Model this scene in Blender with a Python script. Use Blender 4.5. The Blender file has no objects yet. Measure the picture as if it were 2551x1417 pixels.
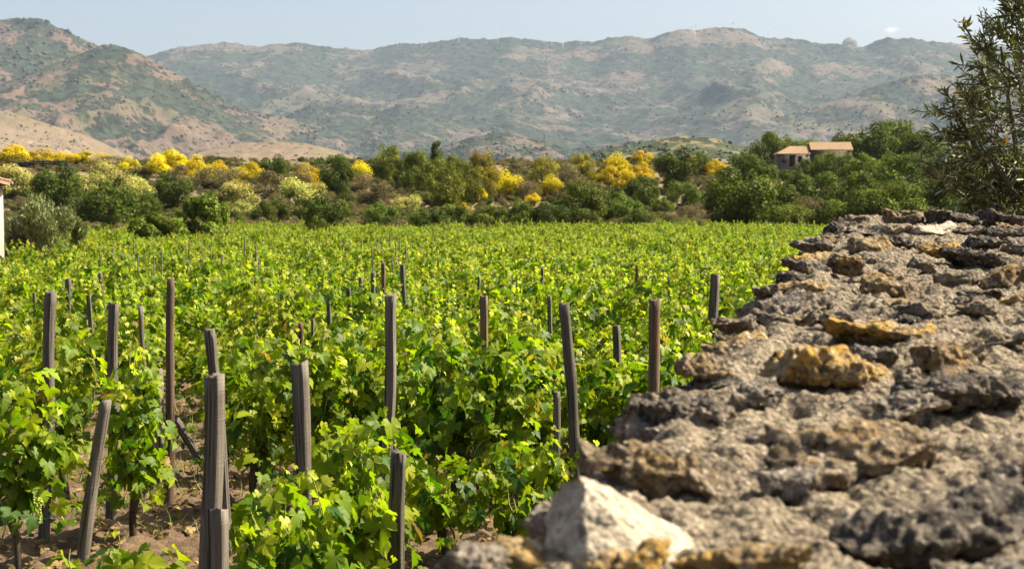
import bpy, bmesh, math, random
import numpy as np
from mathutils import Vector, Matrix

random.seed(7)
RNG = np.random.default_rng(7)
SC = bpy.context.scene
COL = SC.collection

# ------------------------------------------------------------------ camera, sky, sun, exposure
F = 3504.0; CX = 1275.5; CY = 708.5; HOR = 480.0
PITCH = math.atan((CY - HOR) / F)
CAMZ = 2.4
cam_d = bpy.data.cameras.new('camera'); cam = bpy.data.objects.new('camera', cam_d); COL.objects.link(cam)
cam.location = (0, 0, CAMZ); cam.rotation_euler = (math.pi / 2 - PITCH, 0, 0)
cam_d.sensor_width = 36.0; cam_d.lens = 36.0 * F / 2551.0
cam_d.clip_start = 0.05; cam_d.clip_end = 60000
cam_d.dof.use_dof = True; cam_d.dof.focus_distance = 9.6; cam_d.dof.aperture_fstop = 6.3
SC.camera = cam

SUN_AZ = math.radians(76)      # measured from straight ahead (+Y) towards the right (+X)
SUN_EL = math.radians(47)
world = bpy.data.worlds.new('World'); SC.world = world; world.use_nodes = True
wn = world.node_tree; bg = wn.nodes['Background']
sky = wn.nodes.new('ShaderNodeTexSky'); sky.sky_type = 'NISHITA'; sky.sun_disc = False
sky.sun_elevation = SUN_EL; sky.sun_rotation = SUN_AZ
sky.air_density = 1.0; sky.dust_density = 8.5; sky.ozone_density = 0.8; sky.altitude = 600
wn.links.new(sky.outputs[0], bg.inputs[0]); bg.inputs[1].default_value = 0.079
sun_d = bpy.data.lights.new('sun', 'SUN'); sun = bpy.data.objects.new('sun', sun_d); COL.objects.link(sun)
sun_d.energy = 5.0; sun_d.angle = math.radians(0.53); sun_d.color = (1.0, 0.915, 0.76)
sdir = Vector((math.sin(SUN_AZ) * math.cos(SUN_EL), math.cos(SUN_AZ) * math.cos(SUN_EL), math.sin(SUN_EL)))
sun.rotation_euler = sdir.to_track_quat('Z', 'Y').to_euler(); sun.location = (30, -10, 60)

vs = SC.view_settings
vs.view_transform = 'Standard'; vs.look = 'None'; vs.gamma = 1.0; vs.exposure = 1.45; vs.use_curve_mapping = False
SC.render.engine = 'CYCLES'
cy = SC.cycles
cy.max_bounces = 6; cy.diffuse_bounces = 3; cy.glossy_bounces = 2; cy.transmission_bounces = 4
cy.volume_bounces = 0; cy.transparent_max_bounces = 8; cy.use_denoising = True; cy.denoising_prefilter = 'ACCURATE'; cy.adaptive_threshold = 0.006
cy.sample_clamp_indirect = 4.0; cy.caustics_reflective = False; cy.caustics_refractive = False

# ------------------------------------------------------------------ helpers
def at(px, py, Y):
    """world point at ground distance Y that the photograph shows at pixel (px, py)"""
    dx = (px - CX) / F; dy = -(py - CY) / F
    c, s = math.cos(PITCH), math.sin(PITCH)
    wy = c + dy * s; wz = -s + dy * c
    k = Y / wy
    return Vector((dx * k, Y, CAMZ + wz * k))
def lerp(a, b, t): return a + (b - a) * t

_perm = np.random.default_rng(11).permutation(256); _perm = np.concatenate([_perm, _perm, _perm])
_grad = np.random.default_rng(12).normal(size=(256, 3)); _grad /= np.linalg.norm(_grad, axis=1)[:, None]
def pnoise(p):
    p = np.asarray(p, dtype=np.float64)
    i = np.floor(p).astype(np.int64); f = p - i; i &= 255
    u = f * f * f * (f * (f * 6 - 15) + 10)
    r = 0.0
    for ox in (0, 1):
        wx = u[:, 0] if ox else 1 - u[:, 0]
        for oy in (0, 1):
            wy = u[:, 1] if oy else 1 - u[:, 1]
            for oz in (0, 1):
                wz = u[:, 2] if oz else 1 - u[:, 2]
                h = _perm[_perm[_perm[(i[:, 0] + ox) & 255] + ((i[:, 1] + oy) & 255)] + ((i[:, 2] + oz) & 255)]
                g = _grad[h]
                r = r + wx * wy * wz * (g[:, 0] * (f[:, 0] - ox) + g[:, 1] * (f[:, 1] - oy) + g[:, 2] * (f[:, 2] - oz))
    return r * 1.6
def fbm(p, octv=4, lac=2.03, gain=0.5):
    a = 1.0; r = 0.0; q = np.asarray(p, dtype=np.float64).copy()
    for _ in range(octv):
        r = r + a * pnoise(q); q = q * lac + 17.3; a *= gain
    return r
def ridged(p, octv=5, lac=2.05, gain=0.5):
    a = 1.0; r = 0.0; w = 1.0; q = np.asarray(p, dtype=np.float64).copy()
    for _ in range(octv):
        n = 1 - np.abs(pnoise(q)) * 1.5
        n = np.clip(n, 0, 1) ** 2
        r = r + a * n * w; w = np.clip(n * 1.4, 0, 1); q = q * lac + 9.1; a *= gain
    return r
def v3(x, y, z=0.0):
    x = np.asarray(x, dtype=np.float64); y = np.asarray(y, dtype=np.float64)
    return np.stack([x, y, np.broadcast_to(np.asarray(z, dtype=np.float64), x.shape)], axis=1)

def mesh_arr(name, verts, faces, tint=None, smooth=False):
    """mesh from arrays; faces is (n,3) or (n,4)"""
    verts = np.asarray(verts, dtype=np.float32); faces = np.asarray(faces, dtype=np.int32)
    me = bpy.data.meshes.new(name); nf, k = faces.shape
    me.vertices.add(len(verts)); me.vertices.foreach_set('co', verts.ravel())
    me.loops.add(nf * k); me.loops.foreach_set('vertex_index', faces.ravel())
    me.polygons.add(nf); me.polygons.foreach_set('loop_start', np.arange(0, nf * k, k, dtype=np.int32))
    try: me.polygons.foreach_set('loop_total', np.full(nf, k, dtype=np.int32))
    except Exception: pass
    if smooth: me.polygons.foreach_set('use_smooth', np.ones(nf, dtype=bool))
    me.update(calc_edges=True)
    if tint is not None:
        at_ = me.color_attributes.new('tint', 'FLOAT_COLOR', 'POINT')
        c = np.ones((len(verts), 4), dtype=np.float32); c[:, :3] = tint
        at_.data.foreach_set('color', c.ravel())
    return me
def link(name, me, mat=None, parent=None, loc=None):
    if mat is not None and len(me.materials) == 0: me.materials.append(mat)
    o = bpy.data.objects.new(name, me); COL.objects.link(o)
    if parent is not None: o.parent = parent
    if loc is not None: o.location = loc
    return o
def tag(o, label=None, cat=None, group=None, kind=None):
    if label: o['label'] = label
    if cat: o['category'] = cat
    if group: o['group'] = group
    if kind: o['kind'] = kind
    return o
def thing(name, label, cat, loc=(0, 0, 0), rz=0.0, group=None, scale=None):
    o = bpy.data.objects.new(name, None); COL.objects.link(o)
    o.empty_display_size = 0.1; o.location = loc; o.rotation_euler = (0, 0, rz)
    if scale is not None: o.scale = scale
    return tag(o, label, cat, group)
def tube(path, radii, seg=6, cap=True):
    """tapered tube along a list of points -> verts, tri faces"""
    path = np.asarray(path, dtype=np.float64); n = len(path)
    vs_, fs = [], []
    ref = np.array([0.31, 0.17, 0.93])
    for i in range(n):
        t = path[min(i + 1, n - 1)] - path[max(i - 1, 0)]; t = t / (np.linalg.norm(t) + 1e-9)
        a = np.cross(t, ref); la = np.linalg.norm(a)
        a = np.cross(t, [1, 0, 0]) if la < 0.1 else a
        a = a / np.linalg.norm(a); b = np.cross(t, a)
        th = np.arange(seg) * 2 * math.pi / seg
        vs_.append(path[i] + radii[i] * (np.cos(th)[:, None] * a + np.sin(th)[:, None] * b))
    for i in range(n - 1):
        for j in range(seg):
            a0 = i * seg + j; a1 = i * seg + (j + 1) % seg; b0 = a0 + seg; b1 = a1 + seg
            fs += [(a0, a1, b1), (a0, b1, b0)]
    vs_ = np.concatenate(vs_)
    if cap:
        vs_ = np.vstack([vs_, path[-1:], path[:1]]); c = n * seg
        for j in range(seg):
            fs.append(((n - 1) * seg + j, (n - 1) * seg + (j + 1) % seg, c))
            fs.append(((j + 1) % seg, j, c + 1))
    return vs_, np.array(fs, dtype=np.int32)
class Acc:
    """collects arrays of triangles into one mesh"""
    def __init__(s): s.v = []; s.f = []; s.t = []; s.n = 0
    def add(s, v, f, t=(1, 1, 1)):
        v = np.asarray(v); s.v.append(v); s.f.append(np.asarray(f) + s.n); s.n += len(v)
        t = np.asarray(t, dtype=np.float64)
        s.t.append(np.broadcast_to(t, (len(v), 3)))
    def mesh(s, name, smooth=False):
        return mesh_arr(name, np.concatenate(s.v), np.concatenate(s.f), np.concatenate(s.t), smooth)
def box_arr(x0, x1, y0, y1, z0, z1):
    v = [(x, y, z) for z in (z0, z1) for y in (y0, y1) for x in (x0, x1)]
    f = [(0, 2, 3), (0, 3, 1), (4, 5, 7), (4, 7, 6), (0, 1, 5), (0, 5, 4), (2, 6, 7), (2, 7, 3), (0, 4, 6), (0, 6, 2), (1, 3, 7), (1, 7, 5)]
    return np.array(v, dtype=np.float64), np.array(f)

# ------------------------------------------------------------------ materials
class NB:
    def __init__(s, name):
        s.m = bpy.data.materials.new(name); s.m.use_nodes = True; s.nt = s.m.node_tree
        s.b = s.nt.nodes['Principled BSDF']; s.out = s.nt.nodes['Material Output']
    def n(s, typ, **kw):
        x = s.nt.nodes.new(typ)
        for k, v in kw.items():
            if k.startswith('i_'):
                key = k[2:]; key = int(key) if key.isdigit() else key.replace('_', ' ')
                s.put(x.inputs[key], v)
            else: setattr(x, k, v)
        return x
    def put(s, sock, v):
        if isinstance(v, bpy.types.NodeSocket): s.nt.links.new(v, sock)
        elif isinstance(v, (tuple, list)) and len(v) == 3 and sock.type == 'RGBA': sock.default_value = (*v, 1)
        else: sock.default_value = v
    def math(s, op, a, b=0.0, clamp=False):
        x = s.n('ShaderNodeMath', operation=op, use_clamp=clamp); s.put(x.inputs[0], a); s.put(x.inputs[1], b); return x.outputs[0]
    def mix(s, fac, a, b, bt='MIX'):
        x = s.n('ShaderNodeMix', data_type='RGBA', blend_type=bt); s.put(x.inputs[0], fac); s.put(x.inputs[6], a); s.put(x.inputs[7], b); return x.outputs[2]
    def ramp(s, fac, stops):
        x = s.n('ShaderNodeValToRGB'); el = x.color_ramp.elements
        while len(el) < len(stops): el.new(0.5)
        for e, (p, c) in zip(el, stops): e.position = p; e.color = (*c, 1) if len(c) == 3 else c
        s.put(x.inputs[0], fac); return x.outputs[0]
    def noise(s, vec, scale, detail=4.0, rough=0.55, dist=0.0):
        x = s.n('ShaderNodeTexNoise'); s.put(x.inputs['Vector'], vec); x.inputs['Scale'].default_value = scale
        x.inputs['Detail'].default_value = detail; x.inputs['Roughness'].default_value = rough; x.inputs['Distortion'].default_value = dist
        return x.outputs[0]
    def voro(s, vec, scale, feat='F1', out=0):
        x = s.n('ShaderNodeTexVoronoi', feature=feat); s.put(x.inputs['Vector'], vec); x.inputs['Scale'].default_value = scale
        return x.outputs[out]
    def pos(s): return s.n('ShaderNodeNewGeometry').outputs['Position']
    def obj(s): return s.n('ShaderNodeTexCoord').outputs['Object']
    def mapr(s, v, a, b, c, d):
        x = s.n('ShaderNodeMapRange'); s.put(x.inputs[0], v)
        for i, q in enumerate((a, b, c, d)): x.inputs[i + 1].default_value = q
        return x.outputs[0]
    def vscale(s, vec, sc):
        x = s.n('ShaderNodeMapping'); s.put(x.inputs[0], vec); x.inputs['Scale'].default_value = sc; return x.outputs[0]
    def tint(s): return s.n('ShaderNodeVertexColor', layer_name='tint').outputs[0]
    def rnd(s): return s.n('ShaderNodeObjectInfo').outputs['Random']
    def bump(s, h, strength=0.5, dist=0.01):
        x = s.n('ShaderNodeBump'); s.put(x.inputs['Height'], h); x.inputs['Strength'].default_value = strength; x.inputs['Distance'].default_value = dist
        s.nt.links.new(x.outputs[0], s.b.inputs['Normal']); return x.outputs[0]
    def done(s, col, rough=0.9, spec=0.2):
        s.put(s.b.inputs['Base Color'], col); s.put(s.b.inputs['Roughness'], rough); s.b.inputs['Specular IOR Level'].default_value = spec
        return s.m

def leaf_mat(name, trans=0.4, rough=0.5, spec=0.35, var=0.25, tcol=(1.2, 1.35, 0.4), vein=0.0):
    b = NB(name)
    hsv = b.n('ShaderNodeHueSaturation'); b.put(hsv.inputs['Color'], b.tint())
    b.put(hsv.inputs['Value'], b.mapr(b.rnd(), 0, 1, 1 - var, 1 + var))
    b.put(hsv.inputs['Hue'], b.mapr(b.math('FRACT', b.math('MULTIPLY', b.rnd(), 7.31)), 0, 1, 0.485, 0.512))
    col = hsv.outputs[0]
    b.done(col, rough, spec)
    tr = b.n('ShaderNodeBsdfTranslucent'); b.put(tr.inputs[0], b.mix(1.0, col, tcol, 'MULTIPLY'))
    mx = b.n('ShaderNodeMixShader'); mx.inputs[0].default_value = trans
    b.nt.links.new(b.b.outputs[0], mx.inputs[1]); b.nt.links.new(tr.outputs[0], mx.inputs[2])
    b.nt.links.new(mx.outputs[0], b.out.inputs['Surface'])
    return b.m
M = {}
M['vine_leaf'] = leaf_mat('vine_leaf', 0.5, 0.5, 0.22, 0.12)
M['tree_leaf'] = leaf_mat('tree_leaf', 0.25, 0.7, 0.12, 0.22)
M['olive_leaf'] = leaf_mat('olive_leaf', 0.15, 0.5, 0.3, 0.18)

def wood_mat(name, base, dark, streak=None):
    b = NB(name); o = b.obj()
    g = b.noise(b.vscale(o, (60, 60, 2.2)), 1.0, 6, 0.65)
    big = b.noise(o, 5.0, 3)
    saw = b.noise(b.vscale(o, (3, 3, 95)), 1.0, 2, 0.5)
    c = b.mix(b.mapr(g, 0.35, 0.65, 0, 1), dark, base)
    c = b.mix(b.mapr(big, 0.35, 0.7, 0, 0.6), c, tuple(x * 0.62 for x in base))
    c = b.mix(b.mapr(saw, 0.55, 0.75, 0, 0.35), c, tuple(min(1, x * 1.25) for x in base))
    crack = b.mapr(b.noise(b.vscale(o, (75, 75, 1.1)), 1.0, 3, .6), .60, .66, 0, .9); c = b.mix(crack, c, tuple(x * .3 for x in dark))
    if streak: c = b.mix(b.mapr(b.noise(b.vscale(o, (14, 14, 2.5)), 1.0, 3), 0.52, 0.62, 0, 0.8), c, streak)
    v = b.mapr(b.rnd(), 0, 1, 0.75, 1.2)
    hs = b.n('ShaderNodeHueSaturation'); b.put(hs.inputs['Color'], c); b.put(hs.inputs['Value'], v)
    b.bump(b.math('ADD', b.math('MULTIPLY', g, 0.7), b.math('SUBTRACT', b.math('MULTIPLY', saw, 0.35), b.math('MULTIPLY', crack, .8))), 0.9, 0.008)
    return b.done(hs.outputs[0], 0.88, 0.2)
M['stake'] = wood_mat('stake', (0.185, 0.158, 0.12), (0.066, 0.055, 0.042))
M['stake_dark'] = wood_mat('stake_dark', (0.17, 0.115, 0.075), (0.06, 0.042, 0.03), (0.21, 0.11, 0.045))
M['bark'] = wood_mat('bark', (0.115, 0.085, 0.06), (0.04, 0.03, 0.022))
M['olive_bark'] = wood_mat('olive_bark', (0.20, 0.17, 0.13), (0.08, 0.065, 0.05))
def plain(name, col, rough=0.6, spec=0.3):
    b = NB(name); n = b.noise(b.obj(), 40, 3)
    return b.done(b.mix(n, tuple(x * 0.8 for x in col), tuple(min(1, x * 1.15) for x in col)), rough, spec)
M['tie'] = plain('tie', (0.02, 0.28, 0.30), 0.45)
M['grape'] = plain('grape', (0.26, 0.30, 0.03), 0.5)
M['cane'] = plain('cane', (0.22, 0.24, 0.06), 0.6)
M['turbine'] = plain('turbine', (0.36, 0.36, 0.36), 0.4)
M['window_dark'] = plain('window_dark', (0.03, 0.025, 0.02), 0.7)
M['gutter'] = plain('gutter', (0.30, 0.22, 0.17), 0.5)

def soil_mat():
    b = NB('soil'); p = b.pos()
    n = b.noise(p, 3.0, 8, 0.65); s = b.noise(p, 38.0, 5, 0.6)
    c = b.mix(b.mapr(n, 0.35, 0.65, 0, 1), (0.075, 0.048, 0.028), (0.15, 0.10, 0.06))
    c = b.mix(b.mapr(s, 0.45, 0.7, 0, 0.7), c, (0.21, 0.145, 0.085))
    b.bump(b.noise(p, 60, 6, 0.7), 0.8, 0.02)
    return b.done(c, 0.95, 0.1)
M['soil'] = soil_mat()
def ground_mat():
    b = NB('ground'); p = b.pos()
    c = b.tint(); n = b.noise(p, 0.9, 9, 0.7)
    c = b.mix(1.0, c, b.ramp(n, [(0.3, (0.55, 0.55, 0.55)), (0.7, (1.3, 1.3, 1.3))]), 'MULTIPLY')
    b.bump(b.noise(p, 1.6, 8, 0.7), 0.7, 0.3)
    return b.done(c, 0.95, 0.1)
M['ground'] = ground_mat()

# ------------------------------------------------------------------ ground sheet
GY = [-60, 0, 10, 21, 35, 70, 130, 152, 180, 205, 250, 320, 390, 520, 900, 2000, 60000]
GZ = [0, 0, 0, -0.32, -0.75, -1.45, -1.9, -1.9, -0.8, 0.6, 4.0, 9.2, 10.4, 5, -12, -22, -22]
def G(x, y):
    x = np.atleast_1d(np.asarray(x, dtype=np.float64)); y = np.atleast_1d(np.asarray(y, dtype=np.float64))
    z = (np.interp(y, GY, GZ) + np.interp(y * 0.93, GY, GZ) + np.interp(y * 1.06, GY, GZ)) / 3
    far = np.clip((y - 140) / 60, 0, 1)
    z = z + far * 1.1 * fbm(v3(x / 28, y / 28), 4)
    z = z + np.clip((y - 900) / 2000, 0, 1) * 8 * fbm(v3(x / 600, y / 600), 3)
    return z
def g1(x, y): return float(G(x, y)[0])
def build_ground():
    t = np.linspace(-1, 1, 240); xs = np.sinh(t * 7.2) / math.sinh(7.2) * 16000
    ys = np.concatenate([np.linspace(-60, 120, 90), np.geomspace(122, 420, 150), np.geomspace(426, 30000, 90)])
    X, Y = np.meshgrid(xs, ys); x = X.ravel(); y = Y.ravel(); z = G(x, y)
    nx, ny = len(xs), len(ys)
    i = (np.arange(ny - 1)[:, None] * nx + np.arange(nx - 1)[None, :]).ravel()
    f = np.stack([i, i + 1, i + nx + 1, i + nx], axis=1)
    soil = np.array((0.17, 0.115, 0.075)); dry = np.array((0.30, 0.225, 0.11)); scrub = np.array((0.13, 0.12, 0.06)); brown = np.array((0.17, 0.125, 0.08))
    k = np.clip((y - 132) / 12, 0, 1)[:, None]
    n1 = np.clip(fbm(v3(x / 22, y / 22, 3.3), 4) * 1.6 + 0.45, 0, 1)[:, None]
    n2 = np.clip(fbm(v3(x / 9, y / 9, 8.3), 3) * 1.8 + 0.5, 0, 1)[:, None]
    c = soil * (1 - k) + k * ((scrub * (1 - n2) + brown * n2) * (1 - n1 * 0.35) + dry * n1 * 0.35)
    tr_ = np.clip(1.6 - 1.6 * np.hypot((x - y * .118) / 6.5, (y - 205) / 40), 0, 1)[:, None] * (0.55 + .45 * n2); c = c * (1 - tr_) + tr_ * np.array((0.20, 0.155, 0.07))
    far = np.clip((y - 420) / 200, 0, 1)[:, None]
    c = c * (1 - far) + far * np.array((0.22, 0.20, 0.10))
    o = link('ground', mesh_arr('ground', np.stack([x, y, z], 1), f, c, True), M['ground'])
    tag(o, 'earth ground running from the vineyard up the scrubby slope to the valley', kind='structure')
build_ground()

def build_soil():
    xs = np.arange(-8.0, 3.2, 0.03); ys = np.arange(5.5, 21, 0.04)
    X, Y = np.meshgrid(xs, ys); x = X.ravel(); y = Y.ravel()
    edge = np.minimum.reduce([(x + 8) / .6, (3.2 - x) / .6, (y - 5.5) / .6, (21 - y) / 1.5]).clip(0, 1)
    d = 0.05 * np.abs(fbm(v3(x * 2.2, y * 2.2), 3)) + 0.055 * np.clip(fbm(v3(x * 7, y * 7, 4), 3), -0.3, 1) + 0.02 * fbm(v3(x * 22, y * 22, 2), 2)
    z = G(x, y) + 0.045 * edge - 0.03 * (1 - edge) + d * edge
    nx, ny = len(xs), len(ys)
    i = (np.arange(ny - 1)[:, None] * nx + np.arange(nx - 1)[None, :]).ravel()
    f = np.stack([i, i + 1, i + nx + 1, i + nx], axis=1)
    o = link('soil', mesh_arr('soil', np.stack([x, y, z], 1), f, None, True), M['soil'])
    tag(o, 'cloddy brown tilled soil between the near vines', kind='structure')
build_soil()

# ------------------------------------------------------------------ mountains
def mount_mat(name, soilA, soilB, grass, tree, cover, s_patch=480.0, s_dot=26.0):
    b = NB(name); p = b.pos()
    rel = b.n('ShaderNodeSeparateColor'); b.put(rel.inputs[0], b.tint()); rel = rel.outputs[0]     # 0 in gullies, 1 on spurs
    mid = b.noise(p, 1 / (s_patch * 0.22), 8, 0.68); fine = b.noise(p, 1 / 30.0, 6, 0.75); pat = b.noise(p, 1 / (s_patch * 0.5), 9, 0.7, 0.3)
    so = b.mix(b.mapr(mid, 0.36, 0.64, 0, 1), soilA, soilB)
    so = b.mix(b.mapr(b.noise(p, 1 / (s_patch * .3), 6, .65), 0.60, 0.66, 0, 0.6), so, tuple(min(1, x * y) for x, y in zip(soilA, (1.45, 1.35, 1.1))))
    so = b.mix(b.mapr(pat, 0.51, 0.57, 0, 0.8), so, grass)
    big = b.math('ADD', b.noise(p, 1 / (s_patch * 0.45), 11, 0.74), b.math('MULTIPLY', b.math('SUBTRACT', 0.5, rel), 0.13))
    wood = b.mapr(big, 0.575 - cover, 0.60 - cover, 0, 0.92)
    vn = b.n('ShaderNodeTexVoronoi'); b.put(vn.inputs['Vector'], p); vn.inputs['Scale'].default_value = 1 / s_dot
    cr = b.n('ShaderNodeSeparateColor'); b.put(cr.inputs[0], vn.outputs['Color'])
    cv = b.mapr(big, 0.42 - cover, 0.60 - cover, 0.0, 0.60)
    lim = b.math('MULTIPLY', cv, b.mapr(cr.outputs[0], 0, 1, 0.3, 1.4))
    dots = b.mapr(b.math('SUBTRACT', lim, vn.outputs['Distance']), -0.04, 0.06, 0, 0.95)
    mask = b.math('MAXIMUM', dots, wood)
    tr = b.mix(b.mapr(b.math('ADD', b.math('MULTIPLY', fine, .6), b.math('MULTIPLY', cr.outputs[1], .4)), .3, .7, 0, 1), tuple(x * 0.3 for x in tree), tuple(x * 1.6 for x in tree))
    c = b.mix(mask, b.mix(b.mapr(fine, 0.42, 0.62, 0, 0.5), so, tuple(x * 0.5 for x in soilA)), tr)
    b.bump(b.math('ADD', b.math('MULTIPLY', fine, 1.0), mask), 0.8, 7.0)
    return b.done(c, 0.95, 0.1)

def mountain(name, label, prof, yc, depth, back, foot, mat, seed, amp, lam, nx=420, ny=230, drop=1.0, wig=0.0, jag=4.0, x_pad=0.15):
    """heightfield whose crest line stands yc metres off; prof holds the skyline as (px, py) sighted at that distance"""
    pp = np.array(prof, dtype=np.float64)
    X0 = (pp[0, 0] - CX) / F * yc; X1 = (pp[-1, 0] - CX) / F * yc
    xs = np.linspace(X0, X1, nx); ys = np.linspace(yc - depth, yc + back, ny)
    X, Y = np.meshgrid(xs, ys); x = X.ravel(); y = Y.ravel()
    cxs = (pp[:, 0] - CX) / F * yc; chs = CAMZ + (HOR - pp[:, 1]) / F * yc
    def crest(xx):
        w = (cxs[-1] - cxs[0]) / 400
        return sum(np.interp(xx + k * w, cxs, chs) for k in (-1, 0, 1)) / 3
    # the crest wanders in depth and the slopes lean along spurs
    ycr = yc + wig * fbm(v3(x / 2500, 0 * x + seed), 3)
    s = (ycr - y) / depth                        # 0 on the crest, 1 at the foot
    warp = fbm(v3(x / (lam * 1.5), y / (lam * 1.5), seed + 5), 3) * lam * 0.35
    hc = CAMZ + (crest((x + warp * np.clip(s, 0, 1)) * yc / ycr) - CAMZ) * ycr / yc
    fr = np.clip(1 - np.abs(s) ** (0.95 * drop), 0, 1) if drop > 0 else np.clip(1 - np.abs(s), 0, 1)
    fr = np.where(s < 0, np.clip(1 - (np.abs(s) * depth / max(back, 1)) ** 1.3, 0, 1), fr)
    h = foot + (hc - foot) * fr
    env = np.clip(np.abs(s) * 3.0, 0, 1) * np.clip((1 - s) * 2.2, 0, 1)
    r = ridged(v3((x + warp) / lam, y / (lam * 2.1), seed), 6)
    r2 = ridged(v3((x - warp) / (lam * 0.36), y / (lam * 0.5), seed + 3), 4)
    h = h + env * amp * (0.85 * np.tanh((r - 1.25) / 1.1) + 0.10 * (r2 - 1.1)) + jag * fbm(v3(x / 60, y / 60, seed), 3) + 0.5 * jag * fbm(v3(x / 23, y / 23, seed), 2)
    i = (np.arange(ny - 1)[:, None] * nx + np.arange(nx - 1)[None, :]).ravel()
    f = np.stack([i, i + 1, i + nx + 1, i + nx], axis=1)
    rel = np.clip((r - 0.75) / 0.8 * .65 + (r2 - .6) / .9 * .35, 0, 1)
    o = link(name, mesh_arr(name, np.stack([x, y, h], 1), f, np.repeat(rel[:, None], 3, 1), True), mat)
    tag(o, label, kind='structure')
    return dict(xs=xs, ys=ys, H=h.reshape(ny, nx))
TAN = (0.118, 0.092, 0.064); PINK = (0.092, 0.072, 0.056); GRS = (0.055, 0.066, 0.034); TRE = (0.022, 0.031, 0.018)
m_far = mount_mat('far_range', TAN, PINK, GRS, TRE, 0.06, 900, 30)
m_left = mount_mat('left_mountain', (0.125, 0.087, 0.06), (0.10, 0.07, 0.05), (0.066, 0.071, 0.03), TRE, 0.03, 520, 24)
m_foot = mount_mat('foothill', TAN, PINK, GRS, TRE, 0.07, 420, 22)
m_tan = mount_mat('tan_hill', (0.185, 0.137, 0.088), (0.155, 0.113, 0.073), (0.14, 0.115, 0.062), (0.05, 0.055, 0.028), -0.13, 300, 16)
m_knoll = mount_mat('knoll', (0.25, 0.19, 0.095), (0.18, 0.13, 0.075), (0.085, 0.10, 0.03), (0.035, 0.05, 0.018), 0.07, 160, 14)
m_right = mount_mat('right_ridge', (0.15, 0.11, 0.07), PINK, (0.078, 0.08, 0.038), TRE, 0.02, 500, 24)
P_FAR = [(-500, 150), (100, 150), (370, 146), (420, 128), (480, 118), (540, 112), (590, 110), (640, 119), (700, 113), (760, 109), (800, 120), (870, 125), (930, 129), (990, 112), (1050, 113), (1100, 105), (1150, 99), (1220, 102), (1265, 97), (1330, 103), (1390, 111), (1440, 105), (1480, 108), (1520, 97), (1560, 94), (1610, 103), (1650, 88), (1690, 77), (1730, 80), (1785, 72), (1850, 77), (1890, 97), (1920, 99), (2000, 103), (2020, 110), (2090, 112), (2140, 123), (2200, 98), (2270, 100), (2330, 110), (2400, 113), (2551, 125), (3100, 130)]
T = {}
T['far'] = mountain('far_mountain_range', 'long hazy scrub-covered mountain range on the skyline', P_FAR, 10000, 4600, 1500, 60, m_far, 2.9, 150, 1200, 620, 300, 0.85, 500, 9)
P_LEFT = [(-700, 120), (-300, 62), (-60, 58), (0, 55), (60, 51), (110, 52), (150, 70), (200, 92), (250, 117), (300, 135), (360, 172), (430, 200), (500, 236), (580, 262), (680, 286), (780, 312), (880, 345), (980, 385), (1150, 430)]
T['left'] = mountain('left_mountain', 'steep scrub-dotted brown mountain at the left edge', P_LEFT, 6200, 2600, 900, 10, m_left, 4.2, 150, 560, 420, 260, 0.8, 150, 6)
P_SPUR = [(-500, 330), (-200, 290), (0, 215), (100, 180), (200, 140), (262, 116), (300, 117), (350, 133), (400, 160), (450, 190), (520, 222), (600, 270), (690, 320), (800, 372), (900, 410), (1000, 440)]
T['spur'] = mountain('pink_spur', 'pinkish bare spur in front of the left mountain', P_SPUR, 5200, 1900, 600, -5, m_left, 7.9, 90, 420, 380, 220, 0.9, 100, 4)
P_MID = [(500, 440), (640, 330), (720, 285), (780, 262), (830, 268), (890, 266), (940, 280), (1000, 262), (1060, 270), (1130, 297), (1200, 318), (1280, 322), (1340, 350), (1440, 372), (1560, 385), (1700, 400), (1900, 420)]
T['mid'] = mountain('middle_foothills', 'rumpled green and tan foothills below the centre of the range', P_MID, 6800, 1900, 700, 20, m_foot, 12.4, 70, 460, 420, 220, 0.8, 200, 6)
P_MID2 = [(850, 430), (960, 385), (1060, 372), (1120, 362), (1190, 338), (1250, 330), (1330, 345), (1420, 370), (1480, 368), (1560, 352), (1640, 350), (1760, 352), (1850, 385), (2000, 420)]
T['mid2'] = mountain('lower_foothills', 'low rocky tan and green hills at the foot of the range', P_MID2, 4300, 1200, 500, -10, m_foot, 15.1, 34, 320, 380, 200, 0.8, 120, 5)
P_RIGHT = [(1350, 440), (1500, 390), (1640, 350), (1780, 322), (1900, 300), (1990, 280), (2080, 250), (2180, 215), (2250, 196), (2300, 188), (2345, 190), (2400, 202), (2480, 185), (2551, 172), (2800, 150), (3100, 150)]
T['right'] = mountain('right_ridge', 'tan and green ridge rising behind the olive tree', P_RIGHT, 7000, 2300, 800, 10, m_right, 21.3, 100, 560, 440, 240, 0.8, 200, 6)
P_TANL = [(-700, 260), (-300, 262), (0, 276), (60, 288), (130, 312), (200, 330), (260, 356), (320, 390), (380, 415), (440, 450)]
T['tanl'] = mountain('tan_hill_left', 'bare tan hill dotted with small shrubs at far left', P_TANL, 3200, 900, 400, -15, m_tan, 25.2, 22, 260, 300, 180, 0.8, 60, 1.5)
P_TANC = [(330, 440), (430, 405), (500, 380), (560, 364), (620, 356), (690, 354), (760, 358), (810, 368), (870, 386), (940, 405), (1040, 440)]
T['tanc'] = mountain('tan_hill_centre', 'rounded bare tan hill dotted with shrubs above the broom', P_TANC, 2600, 700, 350, -15, m_tan, 29.2, 10, 230, 280, 170, 0.9, 40, 1.0)
P_KNOLL = [(1380, 440), (1450, 400), (1500, 375), (1580, 362), (1640, 346), (1700, 338), (1770, 344), (1830, 362), (1900, 380), (2000, 410), (2100, 440)]
T['knoll'] = mountain('scrub_knoll', 'near knoll covered in green scrub left of the stone house', P_KNOLL, 1700, 450, 250, -15, m_knoll, 33.2, 10, 130, 300, 170, 0.9, 30, 2.0)

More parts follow.
